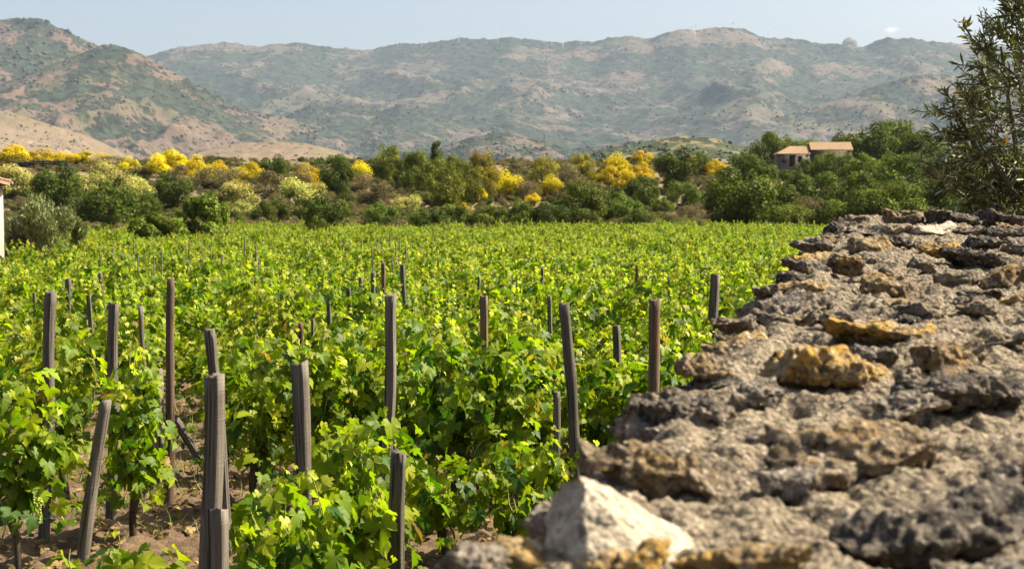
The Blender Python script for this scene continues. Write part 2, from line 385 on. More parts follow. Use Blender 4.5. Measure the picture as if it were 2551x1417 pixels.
def tz(key, x, y):
    t = T[key]; xs, ys, H = t['xs'], t['ys'], t['H']
    i = np.clip(np.searchsorted(xs, x) - 1, 0, len(xs) - 2); j = np.clip(np.searchsorted(ys, y) - 1, 0, len(ys) - 2)
    u = np.clip((x - xs[i]) / (xs[1] - xs[0]), 0, 1); w = np.clip((y - ys[j]) / (ys[1] - ys[0]), 0, 1)
    return H[j, i] * (1 - u) * (1 - w) + H[j, i + 1] * u * (1 - w) + H[j + 1, i] * (1 - u) * w + H[j + 1, i + 1] * u * w
def ico(sub):
    bm = bmesh.new(); bmesh.ops.create_icosphere(bm, subdivisions=sub, radius=1.0)
    v = np.array([p.co[:] for p in bm.verts]); f = np.array([[q.index for q in p.verts] for p in bm.faces]); bm.free()
    return v, f
ICO = {k: ico(k) for k in (1, 2, 3, 4, 5, 6)}
def hillside_scrub(name, label, key, n, smin, smax, seed, dens=0.1):
    r = np.random.default_rng(seed); t = T[key]
    x = r.uniform(t['xs'][0], t['xs'][-1], n * 3); y = r.uniform(t['ys'][0], t['ys'][-1], n * 3)
    k = fbm(v3(x / 260, y / 260, seed), 4) + r.normal(0, 0.25, len(x)) > dens
    x = x[k][:n]; y = y[k][:n]; z = tz(key, x, y); n = len(x)
    s = smin * .55 + (smax - smin * .55) * r.uniform(0, 1, n) ** 2.2
    v0, f0 = ICO[1]
    V = v0[None] * (1 + r.uniform(-0.25, 0.25, (n, len(v0), 1)))
    V = V * np.stack([s, s, s * r.uniform(0.6, 1.0, n)], 1)[:, None, :] + np.stack([x, y, z + s * 0.3], 1)[:, None, :]
    Fc = (f0[None] + (np.arange(n) * len(v0))[:, None, None]).reshape(-1, 3)
    c = np.array([0.040, 0.053, 0.027]) * r.uniform(0.6, 1.9, (n, 1))
    c = np.repeat(c, len(v0), axis=0)
    o = link(name, mesh_arr(name, V.reshape(-1, 3), Fc, c, False), M['tree_leaf'])
    tag(o, label, 'scrub', kind='stuff')
hillside_scrub('hillside_scrub', 'dark scrub trees dotting the left mountain', 'left', 9000, 4, 12, 41, 0.0)
hillside_scrub('hillside_scrub', 'sparse dark bushes dotting the pinkish spur', 'spur', 5000, 3, 6.5, 42, 0.12)
hillside_scrub('hillside_scrub', 'small shrubs dotting the bare tan hill at far left', 'tanl', 3000, 1.2, 3.2, 43, 0.0)
hillside_scrub('hillside_scrub', 'small shrubs dotting the rounded tan hill', 'tanc', 700, 1.0, 3.2, 44, 0.1)
hillside_scrub('hillside_scrub', 'green scrub covering the near knoll', 'knoll', 2600, 1.3, 3.4, 45, -0.15)
hillside_scrub('hillside_scrub', 'dark trees scattered over the lower foothills', 'mid2', 4500, 3, 6.5, 46, 0.0)
hillside_scrub('hillside_scrub', 'dark trees scattered over the middle foothills', 'mid', 6000, 4, 8, 47, 0.0)
hillside_scrub('hillside_scrub', 'dark trees scattered over the long far range', 'far', 9000, 4, 10, 48, 0.05)
hillside_scrub('hillside_scrub', 'dark trees scattered over the right ridge', 'right', 6500, 4, 9, 49, 0.08)

# round dome of rock behind the skyline
def dome():
    c = at(2116, 118, 13500); v, f = ICO[5]; R = 20 / F * 13500
    n = fbm(v * 3.0 + 4, 4); p = v * R * (1 + 0.05 * n)[:, None]
    p[:, 2] *= 1.15; p[:, 0] += np.clip(-p[:, 2], 0, None) * 0.5
    lo = p[:, 2] < 0; p[lo, 2] *= 6.0; p[lo, :2] *= (1 + (-p[lo, 2] / R)[:, None] * 0.35)
    o = link('dome_peak', mesh_arr('dome_peak', p, f, None, True), mount_mat('dome_rock', PINK, TAN, (0.3, 0.24, 0.18), (0.1, 0.09, 0.07), -0.15, 300, 30), None, c)
    tag(o, 'round pinkish dome-shaped peak poking over the skyline', kind='structure')
dome()

# wind turbines on the far crest
TUR = []
def turbine(px, base, hub, yaw, spin, label):
    yc = 9960.0 if base < 112 and px != 1731 else 9700.0
    b = at(px, base + 2, yc); H = (base - hub) / F * yc
    t = thing('wind_turbine', label, 'wind turbine', b, yaw, 'wind turbines on the skyline')
    v, f = tube([(0, 0, -20), (0, 0, 0), (0, 0, H)], [2.8, 2.6, 1.6], 10); link('tower', mesh_arr('tower', v, f, None, True), M['turbine'], t)
    v, f = box_arr(-1.8, 1.8, -5, 5, H - 1.2, H + 2.6); link('nacelle', mesh_arr('nacelle', v, f), M['turbine'], t)
    R = H * 0.52
    for k in range(3):
        a = spin + k * 2 * math.pi / 3; d = np.array([math.sin(a), 0, math.cos(a)]); q = np.array([math.cos(a), 0, -math.sin(a)])
        o0 = np.array([0, -6.0, H + 0.8]); w = 2.6
        pts = [o0 - q * 1.0, o0 + q * 1.0, o0 + d * R * 0.2 + q * w * .7, o0 + d * R + q * 0.3, o0 + d * R - q * 0.2, o0 + d * R * 0.2 - q * w * .5]
        pts = np.array(pts + [x + np.array([0, 0.8, 0]) for x in pts])
        fs = []
        for i in range(1, 5): fs += [(0, i, i + 1), (6, 6 + i + 1, 6 + i)]
        for i in range(6): j = (i + 1) % 6; fs += [(i, i + 6, j + 6), (i, j + 6, j)]
        link('blade', mesh_arr('blade', pts, np.array(fs)), M['turbine'], t)
for px, base, hub, yaw, spin, lab in [
    (990, 112, 100, .3, .2, 'leftmost and faintest wind turbine on the skyline'),
    (1050, 113, 98, .5, .9, 'small wind turbine on the crest above the pines'),
    (1142, 100, 88, .1, .4, 'small wind turbine just left of the flat crest'),
    (1240, 101, 80, .6, .5, 'tilted-blade wind turbine above the flat middle crest'),
    (1374, 109, 94, .2, .1, 'wind turbine in the dip left of the paired ones'),
    (1402, 116, 104, .4, .7, 'short wind turbine standing just below the crest'),
    (1447, 110, 92, .3, .3, 'wind turbine on the saddle right of the dip'),
    (1692, 78, 64, .5, .8, 'wind turbine on the left shoulder of the highest hump'),
    (1731, 96, 66, .2, .25, 'tallest pale wind turbine standing in front of the crest'),
    (1800, 73, 60, .4, .6, 'wind turbine left of the two on the highest hump'),
    (1826, 75, 58, .1, .45, 'wind turbine right of the two on the highest hump'),
    (1913, 99, 80, .3, .95, 'wind turbine on the slope right of the highest hump')]:
    turbine(px, base, hub, yaw, spin, lab)

# ------------------------------------------------------------------ leaves
def leaf_template(seed, full=True):
    """palmate vine leaf about one unit long, stalk end near the origin, tip along +Y, +Z up"""
    r = np.random.default_rng(seed)
    if full:
        half = [(0.06, -0.06), (0.13, -0.27), (0.27, -0.33), (0.36, -0.24), (0.46, -0.20), (0.42, -0.05), (0.60, 0.06), (0.55, 0.17), (0.57, 0.30), (0.40, 0.29), (0.27, 0.27), (0.36, 0.46), (0.27, 0.52), (0.20, 0.64), (0.11, 0.66)]
    else:
        half = [(0.10, -0.28), (0.40, -0.22), (0.58, 0.12), (0.30, 0.27), (0.28, 0.55)]
    pts = [(x, y) for x, y in half] + [(0.0, 0.86)] + [(-x, y) for x, y in half[::-1]]
    pts = np.array(pts) + r.normal(0, 0.018 if full else 0.03, (len(pts), 2))
    v = np.vstack([[0, 0.02], pts]); n = len(pts)
    mid = None
    rr = np.hypot(v[:, 0], v[:, 1])
    z = 0.28 * np.abs(v[:, 0]) - 0.42 * rr ** 2 + 0.10 * np.sin(v[:, 0] * 7 + r.uniform(0, 6)) * rr + r.normal(0, 0.025, len(v))
    V = np.column_stack([v, z]); V[0, 2] = 0.0
    f = np.array([(0, i, i + 1) for i in range(1, n)] )
    return V * np.array([1, 1, 1.0]), f
LEAF_HI = [leaf_template(s) for s in (1, 2, 3, 4)]
LEAF_LO = [leaf_template(s, False) for s in (5, 6, 7)]
def lance(seed):
    """narrow olive leaf, slightly cupped"""
    w = 0.10; v = np.array([(0, 0, 0), (w * .8, .3, .02), (-w * .8, .3, .02), (0, .3, -.02), (w, .62, .0), (-w, .62, .0), (0, .62, -.045), (0, 1, -.10)])
    f = np.array([(0, 1, 3), (0, 3, 2), (1, 4, 6), (1, 6, 3), (3, 6, 5), (3, 5, 2), (4, 7, 6), (6, 7, 5)])
    return v, f
LANCE = lance(0)
def nrm(a): return a / (np.linalg.norm(a, axis=-1, keepdims=True) + 1e-9)
def frames(normal, tip):
    n = nrm(normal); y = nrm(tip - np.sum(tip * n, -1, keepdims=True) * n); x = np.cross(y, n)
    return np.stack([x, y, n], axis=-1)          # columns
def bake_leaves(acc, tpl, pos, Rm, size, tint):
    V, f = tpl; n = len(pos)
    if n == 0: return
    P = np.einsum('nij,vj->nvi', Rm, V) * size[:, None, None] + pos[:, None, :]
    Fc = (f[None] + (np.arange(n) * len(V))[:, None, None]).reshape(-1, 3)
    acc.add(P.reshape(-1, 3), Fc, np.repeat(tint, len(V), axis=0))

DARKG = np.array((0.050, 0.110, 0.008)); MIDG = np.array((0.160, 0.225, 0.009)); YELG = np.array((0.35, 0.385, 0.016)); TIPG = np.array((0.48, 0.48, 0.07))
def vine_plan(r, h, w, n_shoots, leaf=0.115, fill=150):
    """shoot paths and leaf placements of one head-trained vine about the origin"""
    paths = []; P = []; N = []; Tp = []; S = []; C = []
    head = np.array([r.normal(0, .04), r.normal(0, .04), 0.42 * min(1.0, h / 1.3)])
    for k in range(n_shoots):
        az = r.uniform(0, 2 * math.pi); out = np.array([math.cos(az), math.sin(az), 0])
        L = h * (r.uniform(0.70, 1.04) if r.uniform() > .2 else r.uniform(1.05, 1.2)) - head[2]; sp = w * 0.5 * r.uniform(0.25, 1.0)
        droop = r.uniform(0, 0.35) * (sp / (w * 0.5))
        t = np.linspace(0, 1, 9)
        wob = np.cumsum(r.normal(0, 0.02, (9, 3)), axis=0)
        p = head + out * (sp * t ** 0.8)[:, None] + np.array([0, 0, 1]) * (L * (t - droop * t ** 3))[:, None] + wob
        paths.append(p)
        m = max(10, int(L / 0.042))
        tt = np.linspace(0.06, 1, m)
        q = np.stack([np.interp(tt, t, p[:, i]) for i in range(3)], 1)
        a2 = az + r.uniform(-2.2, 2.2, m); o2 = np.stack([np.cos(a2), np.sin(a2), r.uniform(-.4, .5, m)], 1)
        pet = r.uniform(0.03, 0.12, m) * (1 - 0.5 * tt)
        young = np.clip((tt - 0.78) / 0.22, 0, 1)
        P.append(q + o2 * pet[:, None]); N.append(o2 * np.array([1, 1, .4]) * 0.75 + np.array([0, 0, 0.62]) + r.normal(0, .38, (m, 3)))
        Tp.append(o2 * 0.5 + np.array([0, 0, -0.55]) + r.normal(0, .4, (m, 3)))
        S.append(leaf * r.uniform(0.55, 1.45, m) * (1 - 0.6 * young))
        g = r.uniform(0, 1, m)[:, None]
        c = np.where(g < 0.5, lerp(DARKG, MIDG, g * 2), lerp(MIDG, YELG, (g - 0.5) * 1.1)); c = lerp(c, TIPG, young[:, None] * 0.85)
        C.append(c)
    # side shoots filling the volume
    m = fill; a = r.uniform(0, 2 * math.pi, m); z = r.uniform(0.26, 0.98, m); rad = w * 0.5 * np.sqrt(r.uniform(0.12, 1, m)) * (0.62 + 0.55 * np.sin(np.clip(z, 0, 1) * math.pi))
    o2 = np.stack([np.cos(a), np.sin(a), r.uniform(-.3, .4, m)], 1)
    q = np.stack([np.cos(a) * rad, np.sin(a) * rad, z * h * 0.97], 1)
    P.append(q); N.append(o2 * np.array([1, 1, .4]) * 0.7 + np.array([0, 0, 0.62]) + r.normal(0, .4, (m, 3))); Tp.append(o2 * .5 + np.array([0, 0, -.6]) + r.normal(0, .4, (m, 3)))
    S.append(leaf * r.uniform(0.6, 1.25, m)); g = r.uniform(0, 1, m)[:, None]
    C.append(np.where(g < 0.6, lerp(DARKG, MIDG, g / .6), lerp(MIDG, YELG, (g - .6) * 2.0)))
    P, N, Tp, S, C = (np.concatenate(q) for q in (P, N, Tp, S, C))
    C = C * r.uniform(0.7, 1.25, (len(C), 1)); old = r.uniform(0, 1, len(C)) < .025; C[old] = np.array((.30, .19, .04)) * r.uniform(.5, 1.1, (old.sum(), 1))
    keep = P[:, 2] > 0.16 + r.uniform(0, .12, len(P))
    return head, paths, P[keep], frames(N[keep], Tp[keep]), S[keep], C[keep]
def trunk_arr(r, head):
    t = np.linspace(0, 1, 7)
    p = np.stack([head[0] * t + np.cumsum(r.normal(0, .012, 7)), head[1] * t + np.cumsum(r.normal(0, .012, 7)), -0.12 + (head[2] + 0.14) * t], 1)
    return tube(p, np.array([.034, .03, .027, .026, .026, .032, .028]) * r.uniform(.85, 1.15), 7)
def canes(acc, paths):
    for p in paths:
        v, f = tube(p, np.linspace(0.006, 0.0022, len(p)), 4, False); acc.add(v, f, (1, 1, 1))

# ------------------------------------------------------------------ stakes
def stake_mesh(r, h, w, rnd_, taper=1.0, cut=0.0, bend=0.0, knot=0.0, chamfer=None):
    """weathered stake standing on the origin, slightly crooked"""
    nz = 26; zs = np.linspace(-0.3, h, nz); seg = 12
    V = []
    ph = r.uniform(0, 50)
    if rnd_:
        th = np.arange(seg) * 2 * math.pi / seg; sec = np.stack([np.cos(th), np.sin(th)], 1) * 0.5
    else:
        a = 0.5; d = r.uniform(0.62, 0.95); b = a * d; c = 0.035
        sec = np.array([(a, -b + c), (a, b - c), (a - c, b), (0.05, b), (-a + c, b), (-a, b - c), (-a, -b + c), (-a + c, -b), (-.2, -b), (.2, -b), (a - 2 * c, -b), (a - c, -b)])
    for i, z in enumerate(zs):
        t = max(0, z / h); k = w * lerp(taper, 1.0, t)
        s = sec * k
        ang = r.normal(0, 0.004)
        off = np.array([bend * math.sin(t * math.pi) + 0.006 * math.sin(ph + z * 5), 0.006 * math.cos(ph + z * 4)])
        n = pnoise(np.column_stack([sec * 5 + ph, np.full(len(sec), z * (3 if rnd_ else 2))]))[:, None]
        s = s * (1 + (0.16 if rnd_ else 0.09) * n) + off
        if knot and abs(z - h * knot) < 0.05:
            s = s + np.where(sec[:, :1] > 0.2, np.array([[0.028 * (1 - abs(z - h * knot) / 0.05), 0]]), 0)
        zz = np.full(len(s), z)
        if i == nz - 1: zz = zz + cut * sec[:, 0] * w + r.normal(0, 0.009, len(s))
        V.append(np.column_stack([s, zz]))
    n = len(sec); fs = []
    for i in range(nz - 1):
        for j in range(n):
            a0 = i * n + j; a1 = i * n + (j + 1) % n; fs += [(a0, a1, a1 + n), (a0, a1 + n, a0 + n)]
    V = np.concatenate(V); V = np.vstack([V, V[-n:].mean(0, keepdims=True)])
    for j in range(n): fs.append(((nz - 1) * n + j, (nz - 1) * n + (j + 1) % n, len(V) - 1))
    return mesh_arr('vine_stake', V, np.array(fs), None, rnd_)
def stake(xt, yt, d, wpx, lab, rnd_=False, xb=None, yb=None, mat='stake', taper=1.0, cut=0.0, bend=0.0, knot=0.0, seed=0, tie=None, group=None):
    r = np.random.default_rng(1000 + seed); top = at(xt, yt, d)
    if xb is not None: low = at(xb, yb, d); ax = (top - low).normalized()
    else: ax = Vector((r.normal(0, .025), r.normal(0, .03), 1)).normalized()
    k = (top.z - g1(top.x, top.y)) / ax.z
    base = top - ax * k; base.z = g1(base.x, base.y)
    h = (top - base).length
    o = link('vine_stake', stake_mesh(r, h, wpx * d / F * (1.0 if rnd_ else .82), rnd_, taper, cut, bend, knot), M[mat])
    o.location = base; q = ax.to_track_quat('Z', 'Y'); o.rotation_mode = 'QUATERNION'
    from mathutils import Quaternion
    rz = r.uniform(-3, 3) if rnd_ else -r.uniform(0.2, 0.6)
    o.rotation_quaternion = Vector((0, 0, 1)).rotation_difference(ax) @ Quaternion((0, 0, 1), rz)
    tag(o, lab, 'stake', group or 'wooden stakes among the near vines')
    if tie is not None:
        th = np.linspace(0, 2 * math.pi, 15); R = wpx * d / F * 0.66
        p = np.stack([np.cos(th) * R, np.sin(th) * R, tie + 0.01 * np.sin(th * 2)], 1)
        v, f = tube(p, np.full(15, .004), 5, False); link('tie', mesh_arr('tie', v, f), M['tie'], o)
    return o
STK = [
 (533, 938, 5.9, 51, 'thick square sawn stake with pale right edge, tall one left of centre', dict(xb=526, yb=1330, cut=.05)),
 (541, 1268, 5.4, 48, 'short square stake at the bottom edge in front of the thick stake', dict(cut=-.06)),
 (742, 906, 6.5, 46, 'stake with flared pointed top right of the thick square stake', dict(xb=754, yb=1120, taper=.68, cut=.08)),
 (524, 820, 9.0, 28, 'grey stake with side knot rising behind the thick square stake', dict(xb=536, yb=960, knot=.93)),
 (994, 1128, 6.4, 42, 'short cracked stake with slanted top at bottom centre', dict(xb=990, yb=1410, cut=-.35, taper=1.12)),
 (263, 1000, 8.9, 27, 'leaning round grey pole at lower left', dict(rnd_=True, xb=205, yb=1390, taper=1.25)),
 (285, 755, 10.0, 26, 'square grey stake just right of the leftmost pale stake', dict(xb=279, yb=1240)),
 (128, 728, 9.4, 27, 'pale square stake nearest the left edge, with a blue-green tie', dict(xb=110, yb=1380, tie=.22)),
 (425, 693, 10.6, 19, 'tall thin dark pole streaked orange beside the open aisle', dict(rnd_=True, xb=421, yb=1280, mat='stake_dark', taper=1.45)),
 (348, 765, 12.0, 12, 'thin wavy round stick left of the tall dark pole', dict(rnd_=True, xb=388, yb=1120, bend=.02)),
 (392, 920, 11.4, 24, 'short square stake close left of the tall dark pole', dict()),
 (438, 1048, 10.3, 22, 'short plank leaning right beside the tall dark pole', dict(xb=492, yb=1128)),
 (976, 735, 10.0, 28, 'tall square stake at picture centre', dict(xb=968, yb=1040)),
 (1207, 738, 10.6, 21, 'dark square stake right of the centre stake', dict(xb=1196, yb=1250, mat='stake_dark')),
 (1408, 757, 9.9, 27, 'heavy round pole leaning left near the wall', dict(rnd_=True, xb=1437, yb=1200, taper=1.1)),
 (1632, 748, 9.7, 28, 'stout round bark-brown post beside the wall', dict(rnd_=True, xb=1627, yb=985, mat='stake_dark')),
 (1780, 685, 11.6, 24, 'square dark stake farthest right, close to the wall edge', dict(xb=1777, yb=790)),
 (1534, 810, 11.5, 20, 'slim square stake between the heavy pole and stout post', dict(xb=1539, yb=1010)),
 (1387, 975, 9.8, 19, 'short thin round pole left of the heavy leaning pole, tied blue', dict(rnd_=True, xb=1382, yb=1240, tie=.22)),
 (1370, 738, 15.0, 11, 'thin stake top just left behind the heavy leaning pole', dict()),
 (1080, 928, 11.2, 11, 'thin crooked stick leaning left at right of centre', dict(rnd_=True, xb=1112, yb=1110, bend=.02)),
 (1008, 880, 11.7, 12, 'thin bark-covered stick just right of the centre stake', dict(rnd_=True, xb=1019, yb=1070, mat='stake_dark')),
 (750, 806, 13.0, 12, 'thin dark stick above the flared stake', dict(rnd_=True, mat='stake_dark')),
 (960, 1200, 9.0, 18, 'dark narrow stake close left of the cracked stake, tied blue', dict(mat='stake_dark', tie=.1)),
 (168, 695, 17.0, 13, 'slim stake right of the leftmost pale stake, farther back', dict()),
 (250, 680, 19.0, 11, 'farther slim stake above the square grey stake', dict()),
 (222, 735, 16.0, 12, 'short slim stake between two slim stakes at left', dict()),
 (85, 730, 20.0, 9, 'tiny stake top left of the leftmost pale stake', dict()),
 (38, 828, 14.0, 7, 'very thin stick near the left edge', dict(rnd_=True)),
 (817, 737, 18.0, 11, 'lowest stake of the slanting line left of the centre stake', dict()),
 (868, 717, 19.5, 11, 'second stake of the slanting line left of the centre stake', dict()),
 (898, 692, 20.5, 11, 'third stake of the slanting line left of the centre stake', dict()),
 (929, 680, 20.0, 12, 'fourth stake of the slanting line left of the centre stake', dict()),
 (955, 655, 23.0, 11, 'topmost stake of the slanting line above the centre stake', dict(mat='stake_dark')),
 (1003, 660, 22.0, 12, 'stake right of the slanting line, above the centre stake', dict()),
 (905, 770, 18.0, 11, 'short stake below the slanting line', dict()),
 (780, 795, 15.0, 9, 'short thin stake right of the thin dark stick', dict()),
 (1588, 663, 22.0, 11, 'left one of two small stakes in front of the wall edge', dict(mat='stake_dark')),
 (1608, 685, 21.0, 11, 'right one of two small stakes in front of the wall edge', dict()),
 (1650, 828, 13.0, 13, 'short stake top just right of the stout bark-brown post', dict()),
 (1352, 668, 24.0, 8, 'small far stake above the heavy leaning pole', dict()),
 (645, 738, 17.0, 10, 'pale stake top in the leaves left of the flared stake', dict(mat='stake')),
 (1195, 690, 22.0, 7, 'small far stake above the dark square stake', dict()),
 (22, 1045, 10.2, 10, 'thin dark stick at the left edge below the leaves', dict(rnd_=True, mat='stake_dark')),
 (62, 980, 11.0, 9, 'thin stick second from the left edge', dict(rnd_=True)),
 (652, 905, 11.5, 10, 'thin stick between the thick and flared stakes', dict(rnd_=True, mat='stake_dark')),
 (1665, 690, 19.0, 7, 'small far stake above the stout bark-brown post', dict()),
]
for i, (x, y, d, w, lab, kw) in enumerate(STK): stake(x, y, d, w, lab, seed=i, **kw)
rr_ = np.random.default_rng(77)
for i in range(28):
    x = rr_.uniform(215, 1120); y = rr_.uniform(588, 650) - 6 * (x > 900); d = np.interp(y, [575, 590, 620, 650], [62, 50, 36, 28]) * rr_.uniform(.95, 1.1)
    stake(x, y - 2, d, rr_.uniform(2.4, 4.0), 'thin grey stake standing among the far vines', rnd_=bool(i % 3 == 0), seed=300 + i, group='thin stakes among the far vines')

# ------------------------------------------------------------------ near vines, one by one
leaf_meshes = {}
def leaf_mesh(ti, ci):
    if (ti, ci) not in leaf_meshes:
        V, f = LEAF_HI[ti]; c = [DARKG, lerp(DARKG, MIDG, .6), MIDG, lerp(MIDG, YELG, .5), YELG, TIPG][ci]
        me = mesh_arr('leaf', V, f, np.broadcast_to(c, (len(V), 3))); me.materials.append(M['vine_leaf']); leaf_meshes[(ti, ci)] = me
    return leaf_meshes[(ti, ci)]
LEAF_CENT = np.stack([DARKG, lerp(DARKG, MIDG, .6), MIDG, lerp(MIDG, YELG, .5), YELG, TIPG])
def near_vine(px, d, h, w, lab, seed, n_leaf_obj=70, fill=150, shoots=10, leaf=0.12, grapes=False):
    r = np.random.default_rng(seed); x = (px - CX) / F * d
    head, paths, P, R, S, C = vine_plan(r, h, w, shoots, leaf, fill)
    t = thing('grape_vine', lab, 'grape vine', (x, d, g1(x, d)), 0, 'grape vines')
    v, f = trunk_arr(r, head); link('trunk', mesh_arr('trunk', v, f, None, True), M['bark'], t)
    a = Acc(); canes(a, paths); link('cane', a.mesh('cane', True), M['cane'], t)
    score = -P[:, 1] * 1.0 + 0.25 * P[:, 2] + r.normal(0, .08, len(P)) + S * 1.5
    idx = np.argsort(-score); front = idx[:n_leaf_obj]; rest = idx[n_leaf_obj:]
    a = Acc()
    for k in range(4):
        s = rest[k::4]; bake_leaves(a, LEAF_HI[k], P[s], R[s], S[s], C[s])
    o = link('foliage', a.mesh('foliage'), M['vine_leaf'], t); o['kind'] = 'stuff'
    for j, i in enumerate(front):
        ci = int(np.argmin(((LEAF_CENT - C[i]) ** 2).sum(1)))
        o = link('leaf', leaf_mesh(j % 4, ci), None, t)
        m = Matrix.Identity(4)
        for q in range(3):
            for s in range(3): m[q][s] = R[i][q][s] * S[i]
            m[q][3] = P[i][q]
        o.matrix_local = m
    if grapes:
        a = Acc(); v0, f0 = ICO[2]
        for k in range(70):
            q = r.uniform(0, 1); rad = 0.03 * (1 - q * .75) * math.sqrt(r.uniform(.2, 1)); th = r.uniform(0, 6.28)
            a.add(v0 * r.uniform(.005, .008) + np.array([rad * math.cos(th), rad * math.sin(th), -0.16 * q]), f0)
        o = link('grape_bunch', a.mesh('grape_bunch', True), M['grape'], t); o.location = (at(95, 1240, d - .42).x - x, -.42, at(95, 1240, d - .42).z)
    return x, d
NEAR = [
 (60, 6.0, 0.68, 0.62, 'low vine filling the bottom left corner'),
 (330, 6.3, 0.82, 0.62, 'low leafy vine at the bottom between leaning pole and thick stake'),
 (725, 6.02, 1.18, 0.62, 'leafy vine at the bottom right of the short square stake'),
 (850, 6.5, 1.08, 0.70, 'leafy vine left of the cracked stake at bottom centre'),
 (50, 8.7, 1.36, 0.66, 'tall vine at the left edge with a small green grape bunch'),
 (310, 9.4, 1.29, 0.55, 'tall vine behind the leaning round pole'),
 (900, 8.2, 1.16, 0.84, 'bushy vine in front of the centre stake'),
 (1110, 8.9, 0.76, 0.79, 'low sprawling vine right of the cracked stake'),
 (1270, 8.9, 0.82, 0.79, 'low sprawling vine against the white stone of the wall'),
 (150, 10.6, 1.41, 0.75, 'tall vine behind the leftmost pale stake'),
 (640, 10.2, 1.41, 0.84, 'tall dark-leaved vine behind the thick square stake'),
 (800, 10.4, 1.36, 0.79, 'tall vine behind the flared stake'),
 (980, 10.5, 1.29, 0.79, 'vine climbing the centre stake'),
 (1120, 10.4, 1.36, 0.75, 'vine with the thin crooked stick in it'),
 (1250, 10.3, 1.41, 0.75, 'tall vine close right of the dark square stake'),
 (1340, 10.8, 1.32, 0.70, 'tall vine left of the heavy leaning pole'),
 (1500, 10.9, 1.18, 0.70, 'vine right of the heavy leaning pole'),
 (1640, 10.6, 1.14, 0.70, 'vine around the stout bark-brown post'),
 (1745, 10.9, 1.41, 0.62, 'vine with pale shoots at the wall edge'),
 (1560, 9.4, 0.66, 0.62, 'low vine in the wall shadow below the stout post'),
 (560, 11.6, 1.18, 0.70, 'vine right of the open aisle'),
]
near_xy = []
for i, (px, d, h, w, lab) in enumerate(NEAR):
    near_xy.append(near_vine(px, d, h, w, lab, 500 + i, n_leaf_obj=80 if d < 9.5 else 60, fill=95 if h > 1 else 75, shoots=10 if h > 1 else 9, grapes=(i == 4), leaf=.100 if d > 8 else .105))

# ------------------------------------------------------------------ the rest of the vineyard
VAR = []
for k in range(7):
    r = np.random.default_rng(700 + k)
    head, paths, P, R, S, C = vine_plan(r, 1.45, 0.95, 10, 0.10, 120)
    a = Acc(); tp = LEAF_HI if k < 5 else LEAF_LO
    for q in range(len(tp)): bake_leaves(a, tp[q], P[q::len(tp)], R[q::len(tp)], S[q::len(tp)], C[q::len(tp)])
    fol = a.mesh('foliage'); fol.materials.append(M['vine_leaf'])
    v, f = trunk_arr(r, head); tr = mesh_arr('trunk', v, f, None, True); tr.materials.append(M['bark'])
    VAR.append((fol, tr))
def wall_left_x(y): return -0.087 + (y - 1.75) * 0.333
def in_wall(x, y): return y < 7.6 and x > wall_left_x(y) - 0.45
spots = []; row_i = 0
r = np.random.default_rng(31)
y = 11.6
while y < 137:
    half = y * 0.385 + 3.0
    xs = np.arange(-half, half, 0.86) + r.uniform(0, .8)
    for x in xs:
        xx = x + r.normal(0, .12); yy = y + r.normal(0, .13); px = CX + F * xx / yy
        if yy < 17.5 and 365 < px < 515: continue
        if yy < 13.5 and 120 < px < 400: continue
        if yy < 13.2 and (px < 30 or 430 < px < 520): continue
        if min((xx - a) ** 2 + (yy - b) ** 2 for a, b in near_xy) < 0.33: continue
        if in_wall(xx, yy): continue
        if (xx - 3.6) ** 2 + (yy - 9.2) ** 2 < 1.2: continue
        # olive grove and house corner at the left, shrubs standing in the field
        if px < 215 and 52 < yy < 68: continue
        if px < 40 and 44 < yy < 56: continue
        if yy > 128 + 6 * math.sin(xx * .11) and px > 900: continue
        if yy > 112 and px < 330: continue
        if yy > 14 and r.uniform() < .05: continue
        spots.append((xx, yy, row_i))
    y += 1.25 + 0.0035 * y; row_i += 1
def shown(p):
    px = CX + F * p[0] / p[1]; return -30 < px < 1800 + (p[1] - 11) * 14
spots.sort(key=lambda p: (not shown(p), p[1]))
N_IND = 279
MARK = [(128, 'leftmost pale stake'), (285, 'square grey stake'), (425, 'tall dark pole'), (533, 'thick square stake'), (742, 'flared stake'), (976, 'centre stake'), (1207, 'dark square stake'), (1408, 'heavy leaning pole'), (1534, 'slim square stake'), (1632, 'stout brown post'), (1780, 'rightmost dark stake')]
ORD = ['first', 'second', 'third', 'fourth', 'fifth', 'sixth', 'seventh', 'eighth', 'ninth', 'tenth', 'eleventh', 'twelfth', 'thirteenth', 'fourteenth', 'fifteenth', 'sixteenth', 'seventeenth', 'eighteenth', 'nineteenth', 'twentieth', 'twenty-first', 'twenty-second']
def vine_label(x, yy, row):
    px = CX + F * x / yy; o_ = ORD[min(row, 21)]
    if px < 20: return 'leafy vine at the left edge, %s row behind the near stakes' % o_
    if px > 1850: return 'leafy vine close to the wall, %s row behind the near stakes' % o_
    mx, nm = min(MARK, key=lambda q: abs(q[0] - px)); k = px - mx
    return 'leafy vine %s the %s, %s row back' % ('straight behind' if abs(k) < 26 else 'behind and left of' if k < 0 else 'behind and right of', nm, o_)
for i, (x, yy, row) in enumerate(spots[:N_IND]):
    fol, tr = VAR[i % 5]; s = r.uniform(0.9, 1.1)
    zl = np.interp(yy, [11, 14, 22, 30], [.9, .93, 0.95, .95]) * r.uniform(0.76, 1.12)
    t = thing('grape_vine', vine_label(x, yy, row), 'grape vine', (x, yy, g1(x, yy)), r.uniform(0, 6.28), 'grape vines', (s, s, zl))
    o = link('foliage', fol, None, t); o['kind'] = 'stuff'; link('trunk', tr, None, t)

